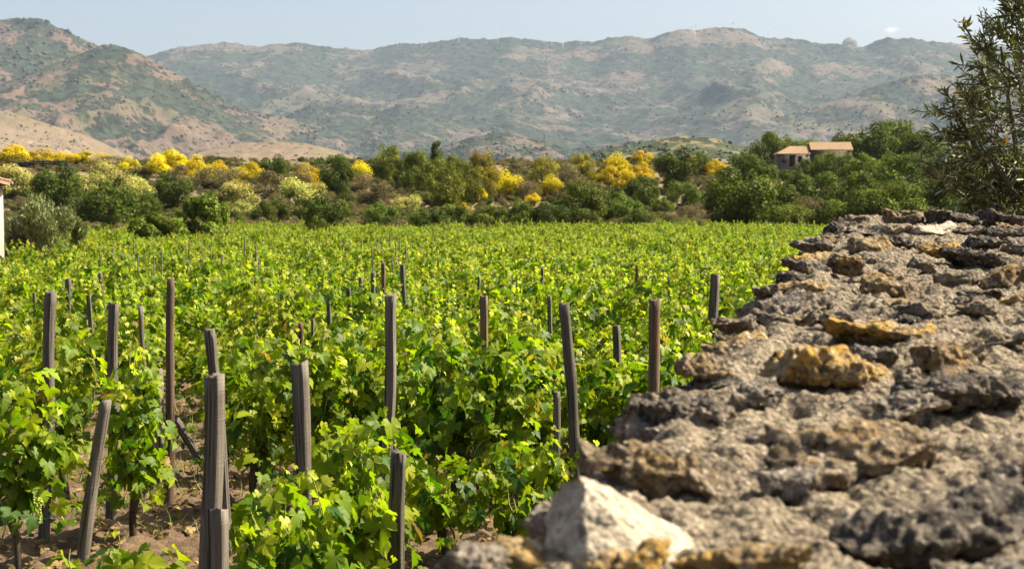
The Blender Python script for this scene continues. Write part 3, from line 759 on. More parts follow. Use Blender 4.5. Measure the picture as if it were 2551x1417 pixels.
def gn_scatter(name, label, cat, pts, scl, sources, mat, seed, rot=True):
    """one stuff object: source meshes instanced on points"""
    me = bpy.data.meshes.new(name); me.vertices.add(len(pts)); me.vertices.foreach_set('co', np.asarray(pts, dtype=np.float32).ravel())
    at_ = me.attributes.new('scl', 'FLOAT_VECTOR', 'POINT'); at_.data.foreach_set('vector', np.asarray(scl, dtype=np.float32).ravel())
    o = link(name, me, mat); tag(o, label, cat, kind='stuff')
    col = bpy.data.collections.new(name + '_sources')
    for i, s in enumerate(sources):
        q = bpy.data.objects.new('%s_source' % name, s); col.objects.link(q)
    ng = bpy.data.node_groups.new(name, 'GeometryNodeTree'); ng.interface.new_socket('Geometry', in_out='INPUT', socket_type='NodeSocketGeometry'); ng.interface.new_socket('Geometry', in_out='OUTPUT', socket_type='NodeSocketGeometry')
    gi = ng.nodes.new('NodeGroupInput'); go = ng.nodes.new('NodeGroupOutput')
    ci = ng.nodes.new('GeometryNodeCollectionInfo'); ci.inputs[0].default_value = col; ci.inputs[1].default_value = True; ci.inputs[2].default_value = True
    ip = ng.nodes.new('GeometryNodeInstanceOnPoints'); ip.inputs['Pick Instance'].default_value = True
    rv = ng.nodes.new('FunctionNodeRandomValue'); rv.data_type = 'FLOAT_VECTOR'; rv.inputs[0].default_value = (0, 0, 0); rv.inputs[1].default_value = (0, 0, 6.283); rv.inputs['Seed'].default_value = seed
    na = ng.nodes.new('GeometryNodeInputNamedAttribute'); na.data_type = 'FLOAT_VECTOR'; na.inputs[0].default_value = 'scl'
    ng.links.new(gi.outputs[0], ip.inputs['Points']); ng.links.new(ci.outputs[0], ip.inputs['Instance']); ng.links.new(rv.outputs[0], ip.inputs['Rotation'])
    ng.links.new(na.outputs[0], ip.inputs['Scale']); ng.links.new(ip.outputs[0], go.inputs[0])
    md = o.modifiers.new('scatter', 'NODES'); md.node_group = ng
    return o
rest = np.array(spots[N_IND:])[:, :2]; zz = G(rest[:, 0], rest[:, 1])
hs = r.uniform(.74, 1.14, len(rest)) * (1 + .24 * fbm(v3(rest[:, 0] / 4, rest[:, 1] / 4, 2.2), 2)); sc = np.stack([r.uniform(.95, 1.2, len(rest)), r.uniform(.95, 1.2, len(rest)), 0.95 * hs], 1)
gn_scatter('vineyard_canopy', 'unbroken bright green canopy of the far vineyard rows', 'vineyard', np.column_stack([rest, zz]), sc, [v[0] for v in VAR], M['vine_leaf'], 3)

# leaf litter and weeds on the soil
def litter():
    r = np.random.default_rng(91); n = 5200
    x = r.uniform(-6.5, 2, n); y = r.uniform(6.5, 17, n); a = Acc(); z = G(x, y) + 0.085 + r.uniform(-.01, .012, n)
    N = np.column_stack([r.normal(0, .4, n), r.normal(0, .4, n), np.ones(n)]); Tp = r.normal(0, 1, (n, 3)); c = np.array((0.30, 0.20, 0.08)) * r.uniform(.3, 1.2, (n, 1))
    bake_leaves(a, LEAF_LO[0], np.column_stack([x, y, z]), frames(N, Tp), r.uniform(.025, .07, n), c)
    tag(link('leaf_litter', a.mesh('leaf_litter'), M['tree_leaf']), 'dry brown leaf litter scattered on the soil', 'leaf litter', kind='stuff')
    a = Acc(); m = 9000; cx = r.uniform(-6.5, 2, 240); cyy = r.uniform(7, 16, 240); k = r.integers(0, 240, m)
    x = cx[k] + r.normal(0, .12, m); y = cyy[k] + r.normal(0, .12, m); z = G(x, y) + 0.06
    t0 = np.array([(-.03, 0, 0), (.03, 0, 0), (.012, .6, .05), (-.012, .6, .05), (0, 1, .22)]); f0 = np.array([(0, 1, 2), (0, 2, 3), (3, 2, 4)])
    up = np.column_stack([r.normal(0, .45, m), r.normal(0, .45, m), np.ones(m)]); N = r.normal(0, 1, (m, 3)) * np.array([1, 1, .2])
    c = np.where(r.uniform(0, 1, (m, 1)) < .6, np.array((.12, .2, .03)), np.array((.36, .31, .12))) * r.uniform(.6, 1.2, (m, 1))
    n_ = nrm(up); nn = nrm(N - np.sum(N * n_, -1, keepdims=True) * n_); Rm = np.stack([np.cross(n_, nn), n_, nn], -1)
    bake_leaves(a, (t0, f0), np.column_stack([x, y, z]), Rm, r.uniform(.06, .2, m), c)
    tag(link('weeds', a.mesh('weeds'), M['tree_leaf']), 'thin grass and weeds sprouting between the vines', 'weeds', kind='stuff')
litter()

# ------------------------------------------------------------------ trees and shrubs
def crown(seed, n, lobes, spread, card, pal, shape='round', top_pal=None, top_frac=0.0, fluff=0.25):
    """leaf cards clumped on lobes; fits a unit box: x,y in -.5..5, z 0..1"""
    r = np.random.default_rng(seed); L = []
    for k in range(lobes):
        if shape == 'cone':
            z = r.uniform(0.05, 0.95); rad = 0.46 * (1 - z) + 0.04; a = r.uniform(0, 6.28); q = rad * r.uniform(.3, .8)
            L.append((q * math.cos(a), q * math.sin(a), z, rad * .45 + .03))
        else:
            u = r.normal(0, 1, 3); u /= np.linalg.norm(u); q = r.uniform(0.45, 1) ** (1 / 3) * spread
            s = r.uniform(.10, .21) if lobes > 9 else r.uniform(.2, .3)
            L.append((u[0] * q * .5, u[1] * q * .5, 0.52 + u[2] * q * .46, s))
    L = np.array(L); k = r.integers(0, len(L), n); u = nrm(r.normal(0, 1, (n, 3)))
    rad = L[k, 3] * (r.uniform(0.3, 1, n) ** 0.4 + r.normal(0, fluff * .25, n))
    P = L[k, :3] + u * rad[:, None] * np.array([1, 1, .92])
    N = u * .8 + r.normal(0, .55, (n, 3)) + np.array([0, 0, .25]); Tp = r.normal(0, 1, (n, 3))
    g = r.uniform(0, 1, (n, 1)); lobe_g = r.uniform(0.62, 1.35, (len(L), 1))[k]
    c = lerp(np.array(pal[0]), np.array(pal[1]), g) * lobe_g
    if top_pal is not None:
        w = (u[:, 2] * .6 + (P[:, 2] - .5) * 1.2 + r.normal(0, .3, n) > (0.9 - 1.8 * top_frac))[:, None]
        c = np.where(w, lerp(np.array(top_pal[0]), np.array(top_pal[1]), g) * (0.6 + .4 * lobe_g), c)
    keep = P[:, 2] > 0.0; P = P[keep]; N = N[keep]; Tp = Tp[keep]; c = c[keep]
    ex = max(np.percentile(np.abs(P[:, 0]), 98), np.percentile(np.abs(P[:, 1]), 98)); P[:, :2] *= .5 / ex
    z0, z1 = np.percentile(P[:, 2], .5), np.percentile(P[:, 2], 99.6); P[:, 2] = (P[:, 2] - z0) / (z1 - z0)
    V = np.array([(-.5, -.35, 0), (.5, -.3, .08), (.32, .5, -.04), (-.4, .42, .1)]); f = np.array([(0, 1, 2), (0, 2, 3)])
    a = Acc(); bake_leaves(a, (V, f), P, frames(N, Tp), card * r.uniform(.6, 1.4, len(P)), c)
    return a.mesh('crown')
KIND = {
 'oak':   dict(n=8000, lobes=24, spread=.72, card=.033, pal=((.035, .055, .008), (.135, .165, .022))),
 'bush':  dict(n=7000, lobes=20, spread=.70, card=.031, pal=((.05, .08, .010), (.155, .19, .026))),
 'broom': dict(n=7000, lobes=18, spread=.68, card=.031, pal=((.09, .11, .015), (.28, .27, .02)), top_pal=((.46, .34, .006), (.66, .50, .010)), top_frac=.70),
 'chest': dict(n=8000, lobes=26, spread=.72, card=.031, pal=((.04, .075, .014), (.11, .15, .03)), top_pal=((.30, .28, .07), (.52, .47, .15)), top_frac=.50),
 'pine':  dict(n=8000, lobes=22, spread=.70, card=.031, pal=((.055, .075, .010), (.21, .225, .025))),
 'cone':  dict(n=5000, lobes=26, spread=.7, card=.031, pal=((.025, .045, .008), (.085, .11, .020)), shape='cone'),
 'dry':   dict(n=4500, lobes=18, spread=.70, card=.031, pal=((.09, .073, .034), (.215, .165, .08))),
 'euc':   dict(n=5000, lobes=22, spread=.72, card=.031, pal=((.07, .08, .015), (.20, .18, .03)), top_pal=((.26, .19, .03), (.34, .27, .03)), top_frac=.38),
 'walnut':dict(n=7000, lobes=14, spread=.74, card=.05, pal=((.07, .11, .012), (.17, .22, .026))),
}
def tree_trunk(seed, trunk_h):
    r = np.random.default_rng(seed); a = Acc()
    v, f = tube([(0, 0, -.06), (r.normal(0, .01), 0, .12), (r.normal(0, .02), r.normal(0, .02), .3), (0, 0, .55)], [.034, .028, .022, .012], 7); a.add(v, f)
    for k in range(5):
        z = r.uniform(.14, .4); an = r.uniform(0, 6.28); e = np.array([math.cos(an) * .3, math.sin(an) * .3, z + .28])
        v, f = tube([(0, 0, z), e * np.array([.5, .5, 1]) * .5 + np.array([0, 0, z * .5]), e], [.015, .011, .004], 5); a.add(v, f)
    return a.mesh('trunk', True)
CR = {}; TR = []
for kname, kw in KIND.items():
    CR[kname] = []
    for v in range(3):
        me = crown(hash(kname) % 1 + sum(map(ord, kname)) * 10 + v, **kw); me.materials.append(M['tree_leaf']); CR[kname].append(me)
for v in range(3):
    me = tree_trunk(60 + v, .3); me.materials.append(M['bark']); TR.append(me)
CATS = {'oak': ('oak_tree', 'tree'), 'bush': ('green_bush', 'bush'), 'broom': ('broom_bush', 'bush'), 'chest': ('flowering_tree', 'tree'), 'pine': ('pine_tree', 'tree'), 'cone': ('conifer_tree', 'tree'), 'dry': ('dry_bush', 'bush'), 'euc': ('rusty_tree', 'tree'), 'walnut': ('leafy_bush', 'bush')}
RATIO = {'oak': 1.0, 'bush': .9, 'broom': .85, 'chest': .95, 'pine': 1.5, 'cone': 1.7, 'dry': .7, 'euc': 1.2, 'walnut': 1.0}
cnt = [0]
def plant(kind, px, top, w, d, label, base=None, group=None):
    """plant whose crown spans w pixels about px, its top at pixel row top, rooted on the ground at distance d"""
    cnt[0] += 1; i = cnt[0]; r = np.random.default_rng(4000 + i)
    if d > 1000: d -= 1000
    elif d > 140:      # stand it on the slope where the ground shows at the crown's foot
        ds = np.arange(148, 345, 2.0); gy = HOR - F * (G((px - CX) / F * ds, ds) - CAMZ) / ds
        d = float(ds[np.argmin(np.abs(gy - (top + w * RATIO[kind])))])
    p = at(px, top, d); gz = g1(p.x, d); H = max(p.z - gz, 0.8); W = w * d / F
    name, cat = CATS[kind]
    t = thing(name, label, cat, (p.x, d, gz), r.uniform(0, 6.28), group)
    low = 0.06 if kind in ('oak', 'pine', 'euc', 'chest') else -.03
    o = link('crown', CR[kind][i % 3], None, t); o.scale = (W * 1.06, W * 1.06, H * (1.0 - low)); o.location = (0, 0, low * H)
    k = link('trunk', TR[i % 3], None, t); k.scale = (min(W, H) * .9, min(W, H) * .9, H * .95)
    return t
PL = [
 # broom and scrub along the top of the far slope
 ('broom', 22, 362, 95, 1318, 'yellow broom at the far left end of the slope crest'), ('broom', 100, 370, 90, 1325, 'yellow broom above the dark stone wall at left'),
 ('broom', 165, 378, 80, 1322, 'yellow broom above the right end of the dark wall'), ('broom', 232, 377, 80, 1325, 'yellow broom above the small red roof'),
 ('broom', 322, 390, 52, 290, 'round yellow broom right of the small red roof'), ('broom', 398, 386, 66, 285, 'bright yellow broom in front of the tallest broom clump'),
 ('broom', 425, 373, 100, 315, 'tallest yellow broom clump on the left crest'), ('broom', 492, 388, 80, 310, 'yellow broom just right of the tallest clump'),
 ('broom', 540, 402, 52, 305, 'low yellow broom tapering off right of the clumps'), ('broom', 610, 405, 80, 320, 'low dull yellow broom below the tan hill'),
 ('broom', 770, 408, 75, 315, 'low yellow broom left of the round dark pine'), ('broom', 900, 402, 60, 300, 'yellow broom right of the round dark pine'),
 ('dry', 60, 380, 110, 1328, 'grey-brown dry bush above the left end of the dark wall'), ('dry', 280, 388, 70, 1312, 'olive-brown bush left of the round yellow broom'),
 ('dry', 360, 396, 60, 300, 'olive-brown bush between two round yellow brooms'), ('dry', 455, 412, 70, 280, 'dull bush below the tallest yellow broom clump'),
 ('dry', 530, 415, 80, 275, 'brown bush below the tapering yellow broom'), ('dry', 590, 425, 90, 270, 'brown bush on the bare slope at left centre'),
 ('dry', 660, 425, 90, 275, 'brown bush below the dark bush on the left crest'), ('dry', 740, 425, 80, 270, 'brown bush left of the round dark pine'),
 ('oak', 683, 388, 72, 295, 'small dark round bush on the crest below the tan hill'),
 # left middle
 ('chest', 30, 412, 90, 205, 'pale flowering tree beside the left house eave'), ('chest', 75, 445, 60, 190, 'small pale flowering tree right of the left house eave'),
 ('oak', 132, 412, 120, 190, 'dark green tree between two pale flowering trees at left'), ('chest', 268, 402, 100, 205, 'tallest pale yellow flowering tree at left'),
 ('chest', 215, 430, 90, 195, 'pale flowering tree left of the tallest one'), ('chest', 338, 440, 95, 190, 'pale flowering tree right of the tallest one'),
 ('oak', 275, 455, 120, 172, 'dark shaded tree below the tallest pale flowering tree'), ('oak', 220, 480, 90, 165, 'dark tree right of the left olive tree'),
 ('oak', 428, 432, 96, 195, 'dark green tree left of the light leafy shrub'), ('oak', 355, 480, 80, 165, 'dark bush below the right pale flowering tree'),
 ('walnut', 490, 490, 120, 92, 'light green leafy shrub growing up out of the vineyard'), ('walnut', 395, 532, 120, 84, 'olive-green spreading shrub at the vineyard edge, left'),
 ('walnut', 545, 508, 60, 95, 'narrow light green shrub right of the light leafy shrub'),
 ('chest', 590, 452, 100, 185, 'pale flowering tree right of the light leafy shrub'), ('chest', 605, 500, 62, 160, 'small pale flowering bush at the vineyard edge'),
 ('chest', 735, 446, 110, 185, 'brightest cream flowering tree left of the round dark pine'), ('chest', 785, 455, 50, 178, 'slim cream flowering tree touching the round dark pine'),
 ('bush', 650, 500, 70, 168, 'green bush between two cream flowering trees'), ('bush', 545, 470, 70, 195, 'green bush left of the pale flowering tree'),
 ('oak', 690, 500, 60, 165, 'dark bush below the brightest cream flowering tree'),
 ('oak', 815, 482, 105, 118, 'dark bush jutting into the vineyard below the round pine'), ('oak', 790, 540, 55, 108, 'dark low shrub at the bare patch in the vineyard'),
 ('oak', 838, 388, 82, 1215, 'round dark pine-like tree standing alone on the slope'), ('cone', 856, 425, 48, 190, 'small spruce in front of the round dark tree'),
 ('bush', 950, 505, 80, 160, 'low green bush left of the small cream flowering bush'),
 # centre
 ('pine', 962, 362, 68, 225, 'leftmost tall pine of the central group'), ('pine', 1010, 382, 60, 222, 'yellow-green pine second in the central group'),
 ('pine', 1045, 378, 75, 215, 'broad pine in the middle of the central group'), ('cone', 1086, 353, 60, 240, 'pointed conifer topping the central pine group'),
 ('pine', 1105, 398, 85, 205, 'dark full pine below the pointed conifer'),
 ('pine', 1130, 386, 45, 235, 'slim pine right of the pointed conifer'), ('euc', 1205, 376, 60, 235, 'rust-topped tree right of the central pines'),
 ('pine', 1165, 405, 70, 225, 'olive-green tree between central pines and rust-topped tree'), ('euc', 1205, 415, 70, 215, 'brownish green tree below the rust-topped tree'),
 ('chest', 1015, 488, 64, 160, 'small cream flowering bush at the vineyard edge, centre'),
 ('broom', 1100, 470, 56, 165, 'bright yellow broom nearest the vineyard at centre'), ('broom', 1152, 452, 36, 185, 'narrow yellow broom right of the nearest one'),
 ('broom', 1190, 464, 46, 180, 'small yellow broom between narrow and large ones'), ('broom', 1262, 428, 80, 205, 'large round yellow broom right of centre'),
 ('broom', 1240, 445, 50, 195, 'yellow broom leaning on the large round one'), ('broom', 1222, 422, 44, 230, 'pale yellow broom top behind the large round one'),
 ('broom', 1378, 438, 66, 215, 'wide low yellow broom under the rusty green tree'), ('broom', 1325, 482, 36, 180, 'small low yellow broom above the dark hedge'),
 ('broom', 1150, 505, 40, 158, 'fading yellow broom above the vineyard edge'),
 ('euc', 1350, 388, 72, 230, 'rusty green tree above the wide low broom'), ('euc', 1452, 383, 56, 240, 'rusty bare-twigged tree left of the crest brooms'),
 ('broom', 1458, 398, 40, 235, 'yellow broom inside the rusty bare-twigged tree'), ('broom', 1472, 425, 30, 220, 'tiny bright yellow broom below the rusty tree'),
 ('broom', 1535, 414, 78, 215, 'brightest wide yellow broom right of centre'), ('broom', 1500, 428, 50, 205, 'yellow broom left of the brightest wide one'),
 ('broom', 1530, 383, 72, 260, 'yellow-green broom on the crest above the brightest one'), ('broom', 1600, 376, 48, 255, 'tall yellow broom left of the dark round oak'),
 ('broom', 1595, 405, 60, 235, 'yellow broom below the tall yellow one'), ('broom', 1782, 400, 52, 255, 'yellow broom right of the dark round oak'),
 ('dry', 1290, 405, 80, 250, 'brown dry thicket right of the rust-topped tree'), ('dry', 1400, 405, 90, 250, 'brown dry thicket between the two rusty trees'),
 ('dry', 1500, 410, 60, 250, 'brown dry bush right of the rusty bare-twigged tree'), ('dry', 1420, 450, 80, 215, 'dry bush right of the wide low broom'),
 ('dry', 1310, 450, 70, 212, 'dry bush between large round and wide low brooms'), ('dry', 1480, 455, 80, 205, 'dry bush below the tiny bright broom'),
 ('dry', 935, 445, 90, 215, 'grey-brown bush left of the central pines'), ('dry', 900, 430, 70, 240, 'brown bush behind the small spruce'),
 ('bush', 1130, 510, 100, 150, 'dark green hedge bush below the nearest broom'), ('bush', 1060, 518, 80, 148, 'green hedge bush right of the small cream bush'),
 ('oak', 1215, 512, 100, 150, 'dark hedge bush at the vineyard edge under the large broom'), ('bush', 1290, 505, 100, 155, 'green hedge bush under the small low broom'),
 ('oak', 1370, 505, 95, 152, 'dark hedge bush left of the tall grey-green thicket'), ('oak', 1445, 452, 120, 165, 'tall grey-green thicket above the vineyard edge'),
 ('oak', 1520, 468, 90, 162, 'dark thicket right of the tall grey-green one'), ('bush', 1560, 490, 80, 155, 'light green bush in front of the dark thicket'),
 ('oak', 1455, 520, 70, 146, 'round dark bush at the foot of the grey-green thicket'), ('bush', 1580, 520, 90, 148, 'low light bush at the vineyard edge below the brooms'),
 ('oak', 1600, 440, 80, 185, 'dark tree below the yellow broom, left of dry grass'), ('oak', 1505, 440, 40, 190, 'small dark bush above the thicket'),
 ('oak', 1678, 370, 108, 238, 'large dark round oak on the crest left of the house'), ('oak', 1738, 380, 62, 240, 'smaller dark oak right of the large round oak'),
 ('bush', 1700, 452, 80, 185, 'slender green tree on the dry grass terrace'),
 # right hill
 ('oak', 1845, 425, 170, 178, 'biggest dark oak at the vineyard edge below the house'), ('oak', 1920, 440, 120, 182, 'dark oak right of the biggest one, below the house'),
 ('oak', 1850, 385, 100, 225, 'dark oak top left of the house wall'), ('bush', 1905, 330, 105, 325, 'tall green tree behind the left roof'),
 ('bush', 1965, 345, 70, 330, 'green tree top just behind the left roof'), ('bush', 2010, 348, 60, 332, 'low tree top between the two roofs'),
 ('oak', 1895, 400, 80, 215, 'dark oak close left of the house corner'), ('bush', 2040, 388, 60, 255, 'bush in front of the house between its roofs'),
 ('bush', 2090, 378, 90, 250, 'green tree in front of the right roof'), ('oak', 1985, 425, 55, 235, 'dark bush at the foot of the house wall'),
 ('bush', 2150, 385, 110, 235, 'yellowish green tree right of the house'), ('oak', 2050, 430, 110, 205, 'shaded oak below the house'),
 ('bush', 2130, 430, 130, 190, 'green tree below the right roof'), ('oak', 2170, 308, 120, 335, 'large tree crowning the hill right of the house'),
 ('oak', 2240, 300, 110, 335, 'highest tree on the hilltop right of the house'), ('oak', 2110, 330, 70, 340, 'tree just behind the right roof'), ('oak', 2300, 325, 100, 320, 'hilltop tree beside the olive branches'),
 ('oak', 2240, 385, 140, 240, 'dark tree below the hilltop trees'), ('oak', 2330, 380, 120, 235, 'dark tree behind the olive branches'), ('chest', 2225, 355, 40, 270, 'small pale-flowered tree among the hilltop trees'),
 ('oak', 2230, 455, 130, 180, 'dark bush above the far end of the wall'), ('bush', 2150, 475, 120, 165, 'fresh green bush above the wall end'), ('bush', 2300, 450, 110, 175, 'green bush left of the olive trunk'),
 ('bush', 1960, 510, 110, 155, 'low green bush at the vineyard edge near the wall'), ('bush', 2060, 500, 110, 158, 'green bush right of the low one near the wall'), ('bush', 1652, 492, 50, 165, 'green bush below the dry grass terrace'), ('dry', 1715, 512, 60, 155, 'reddish dry bush left of the biggest dark oak'), ('oak', 1830, 520, 110, 148, 'low dark bush in front of the biggest oak'),
 ('bush', 1905, 525, 90, 146, 'small light bush in front of the dark oak'), ('dry', 2010, 490, 90, 172, 'reddish brush below the shaded oak'),
 ('bush', 2003, 396, 52, 1252, 'bush hiding the right end of the left house wall'), ('oak', 1962, 424, 62, 1250, 'dark bush low against the house front wall'), ('bush', 2050, 384, 56, 1254, 'bush under the left end of the right roof'),
 ('oak', 2400, 420, 140, 190, 'dark tree mass behind the right olive'), ('oak', 2500, 380, 150, 220, 'dark tree far right behind the olive'), ('bush', 2420, 470, 140, 160, 'green bush behind the wall below the olive'),
 ('bush', 2530, 460, 120, 165, 'green bush at the far right behind the olive'),
]
for kind, px, top, w, d, lab in PL: plant(kind, px, top, w, d, lab)
# low undergrowth between them reads as one mass
ru = np.random.default_rng(55); n = 11000
yu = ru.uniform(142, 335, n); xu = ru.uniform(-0.45, 0.45, n) * yu
ku = fbm(v3(xu / 20, yu / 20, 1.2), 3) + ru.normal(0, .25, n) > -0.45
ku &= np.hypot((xu - yu * .118) / 4.5, (yu - 205) / 36) > ru.uniform(.2, 1.1, n)
pu = np.column_stack([xu, yu, G(xu, yu) - 0.1])[ku]; s = ru.uniform(.45, 1.35, len(pu))
gn_scatter('undergrowth', 'low brown and green scrub covering the slope behind the vineyard', 'scrub', pu, np.stack([s * 1.5, s * 1.5, s], 1), CR['dry'] + CR['dry'] + CR['bush'][:1] + CR['oak'][:1], M['tree_leaf'], 9)

# ------------------------------------------------------------------ olive trees
def olive_shoot(r, p0, p1, nl, leaf, P, N, Tp, S, C, twigs):
    t = np.linspace(0, 1, 6); mid = (p0 + p1) / 2 + r.normal(0, .04, 3) * np.linalg.norm(p1 - p0)
    q = np.outer((1 - t) ** 2, p0) + np.outer(2 * t * (1 - t), mid) + np.outer(t * t, p1); twigs.append(q)
    ax = nrm(p1 - p0)
    for k in range(nl):
        u = (k + 0.6) / nl; pos = np.array([np.interp(u, t, q[:, i]) for i in range(3)])
        for sgn in (0, 1):
            side = nrm(np.cross(ax, r.normal(0, 1, 3))); 
            tip = side * .75 + ax * .75 + np.array([0, 0, .12]); P.append(pos); Tp.append(tip); N.append(np.cross(tip, r.normal(0, 1, 3)) + np.array([0, 0, .4]))
            S.append(leaf * r.uniform(.7, 1.25) * (1 - .45 * max(0, u - .8) / .2)); g = r.uniform()
            c = lerp(np.array((.07, .088, .028)), np.array((.21, .235, .09)), g)
            if r.uniform() < .16: c = np.array((.33, .34, .17))
            if r.uniform() < .004: c = np.array((.5, .22, .03))
            C.append(c)
def right_olive():
    r = np.random.default_rng(88); d0 = 8.3
    cen = np.array(at(2620, 275, d0)); base = np.array((3.35, 8.6, g1(3.35, 8.6)))
    t = thing('olive_tree', 'near dark olive tree reaching in from the right edge above the wall', 'olive tree', base)
    a = Acc(); tr = np.array([base, base + (0.05, 0, .7), base + (-.02, .05, 1.3), base + (.05, 0, 1.7)]) - base
    v, f = tube(tr, [.17, .13, .11, .09], 10); link('trunk', mesh_arr('trunk', v, f, None, True), M['olive_bark'], t)
    P, N, Tp, S, C, tw = [], [], [], [], [], []
    def sh(a_, b_, da=0.0, db=0.0, nl=12, leaf=.072): olive_shoot(r, np.array(at(*a_, d0 + da)), np.array(at(*b_, d0 + db)), nl, leaf, P, N, Tp, S, C, tw)
    # leading shoots that draw the left outline
    for a_, b_ in [((2545, 200), (2392, 70)), ((2560, 120), (2470, 45)), ((2570, 60), (2500, 8)), ((2575, 30), (2530, -20)), ((2540, 210), (2430, 160)), ((2520, 235), (2405, 190)), ((2500, 330), (2320, 268)), ((2480, 350), (2302, 318)),
                   ((2510, 300), (2380, 245)), ((2480, 300), (2360, 250)), ((2500, 400), (2330, 345)), ((2480, 440), (2345, 440)), ((2500, 470), (2370, 480)), ((2500, 260), (2420, 215)), ((2520, 180), (2440, 110)), ((2550, 160), (2480, 80)), ((2480, 420), (2350, 385)), ((2470, 460), (2262, 440)), ((2480, 380), (2285, 425))]:
        sh(a_, b_, r.uniform(-.1, .3), r.uniform(-.35, .35), 15)
        for _ in range(3):
            k = r.uniform(.3, .9); m_ = (lerp(a_[0], b_[0], k), lerp(a_[1], b_[1], k)); an = math.atan2(b_[1] - a_[1], b_[0] - a_[0]) + r.uniform(-.9, .9); L = r.uniform(40, 80)
            sh(m_, (m_[0] + L * math.cos(an), m_[1] + L * math.sin(an)), r.uniform(-.2, .2), r.uniform(-.4, .4), 9)
    # body of the crown
    for k in range(720):
        u = nrm(r.normal(0, 1, 3)); rad = np.array([.74, .95, 1.0]) * r.uniform(.25, 1.0) ** .5
        q = cen + u * rad + np.array([.10, .1, 0]); 
        px = CX + F * q[0] / q[1]; py = HOR - F * (q[2] - CAMZ) / q[1]
        lim = np.interp(py, [-100, 20, 60, 200, 240, 300, 420, 520], [2560, 2525, 2475, 2440, 2425, 2365, 2370, 2380])
        if px < lim: continue
        e = q + nrm(u * .8 + np.array([0, 0, .35]) + r.normal(0, .5, 3)) * r.uniform(.18, .34)
        pe = CX + F * e[0] / e[1]
        if pe < lim - 30: continue
        olive_shoot(r, q, e, 10, .07, P, N, Tp, S, C, tw)
    # low shoots behind the wall end
    for k in range(150):
        x0 = r.uniform(2400, 2700); y0 = r.uniform(430, 560); sh((x0, y0), (x0 + r.uniform(-70, 60), y0 - r.uniform(10, 80)), r.uniform(-.3, .5), r.uniform(-.3, .5), 9)
    P, N, Tp, S, C = map(np.array, (P, N, Tp, S, C)); P = P - base; R = frames(N, Tp)
    a = Acc()
    for q in tw: v, f = tube(q - base, np.linspace(.006, .002, len(q)), 5, False); a.add(v, f)
    for k in range(16):
        e = cen - base + nrm(r.normal(0, 1, 3)) * np.array([.6, .7, .7]); v, f = tube([tr[-1], (tr[-1] + e) / 2 + r.normal(0, .1, 3), e], [.032, .02, .008], 7, False); a.add(v, f)
    link('branch', a.mesh('branch', True), M['olive_bark'], t)
    wp = P + base; px = CX + F * wp[:, 0] / wp[:, 1]
    vis = np.where(px < 2545)[0]; vis = vis[np.argsort(px[vis] + r.normal(0, 25, len(vis)))][:300]
    m = np.ones(len(P), bool); m[vis] = False
    a = Acc(); bake_leaves(a, LANCE, P[m], R[m], S[m], C[m]); o = link('foliage', a.mesh('foliage', True), M['olive_leaf'], t); o['kind'] = 'stuff'
    lm = []
    for c in ((.07, .09, .026), (.11, .13, .045), (.17, .19, .065), (.33, .34, .17)):
        me = mesh_arr('leaf', LANCE[0], LANCE[1], np.broadcast_to(np.array(c), (8, 3)), True); me.materials.append(M['olive_leaf']); lm.append(me)
    for j, i in enumerate(vis):
        o = link('leaf', lm[min(3, int(C[i].sum() / .145) if C[i].sum() < .5 else 3)], None, t); mm = Matrix.Identity(4)
        for q in range(3):
            for s_ in range(3): mm[q][s_] = R[i][q][s_] * S[i]
            mm[q][3] = P[i][q]
        o.matrix_local = mm
right_olive()
def left_olive(px, top, w, d, lab, seed):
    r = np.random.default_rng(seed); p = at(px, top, d); gz = g1(p.x, d); H = p.z - gz; W = w * d / F
    t = thing('olive_tree', lab, 'olive tree', (p.x, d, gz), 0)
    n = 22000; L = np.array([(r.uniform(-.36, .36) * W, r.uniform(-.36, .36) * W, r.uniform(.10, .80) * H, r.uniform(.16, .27) * W) for _ in range(20)])
    k = r.integers(0, 20, n); u = nrm(r.normal(0, 1, (n, 3))); P = L[k, :3] + u * (L[k, 3] * r.uniform(.2, 1, n) ** .5)[:, None]
    ok = (P[:, 2] > .03 * H) & (P[:, 2] < H); P = P[ok]; u = u[ok]; n = len(P)
    Tp = u * .5 + np.array([0, 0, .9]) + r.normal(0, .35, (n, 3)); N = np.cross(Tp, r.normal(0, 1, (n, 3))) + u * .3; g = r.uniform(0, 1, (n, 1))
    C = lerp(np.array((.10, .125, .04)), np.array((.27, .31, .12)), g)
    a = Acc(); bake_leaves(a, (LANCE[0] * np.array([1.5, 1, 1]), LANCE[1]), P, frames(N, Tp), r.uniform(.10, .2, n), C); link('crown', a.mesh('crown'), M['olive_leaf'], t)
    link('trunk', TR[seed % 3], None, t).scale = (W * .9, W * .9, H * .8)
left_olive(85, 470, 175, 56, 'rounded grey-green olive tree beside the left house wall', 5)
left_olive(165, 510, 75, 60, 'smaller olive tree right of the rounded one at left', 6)

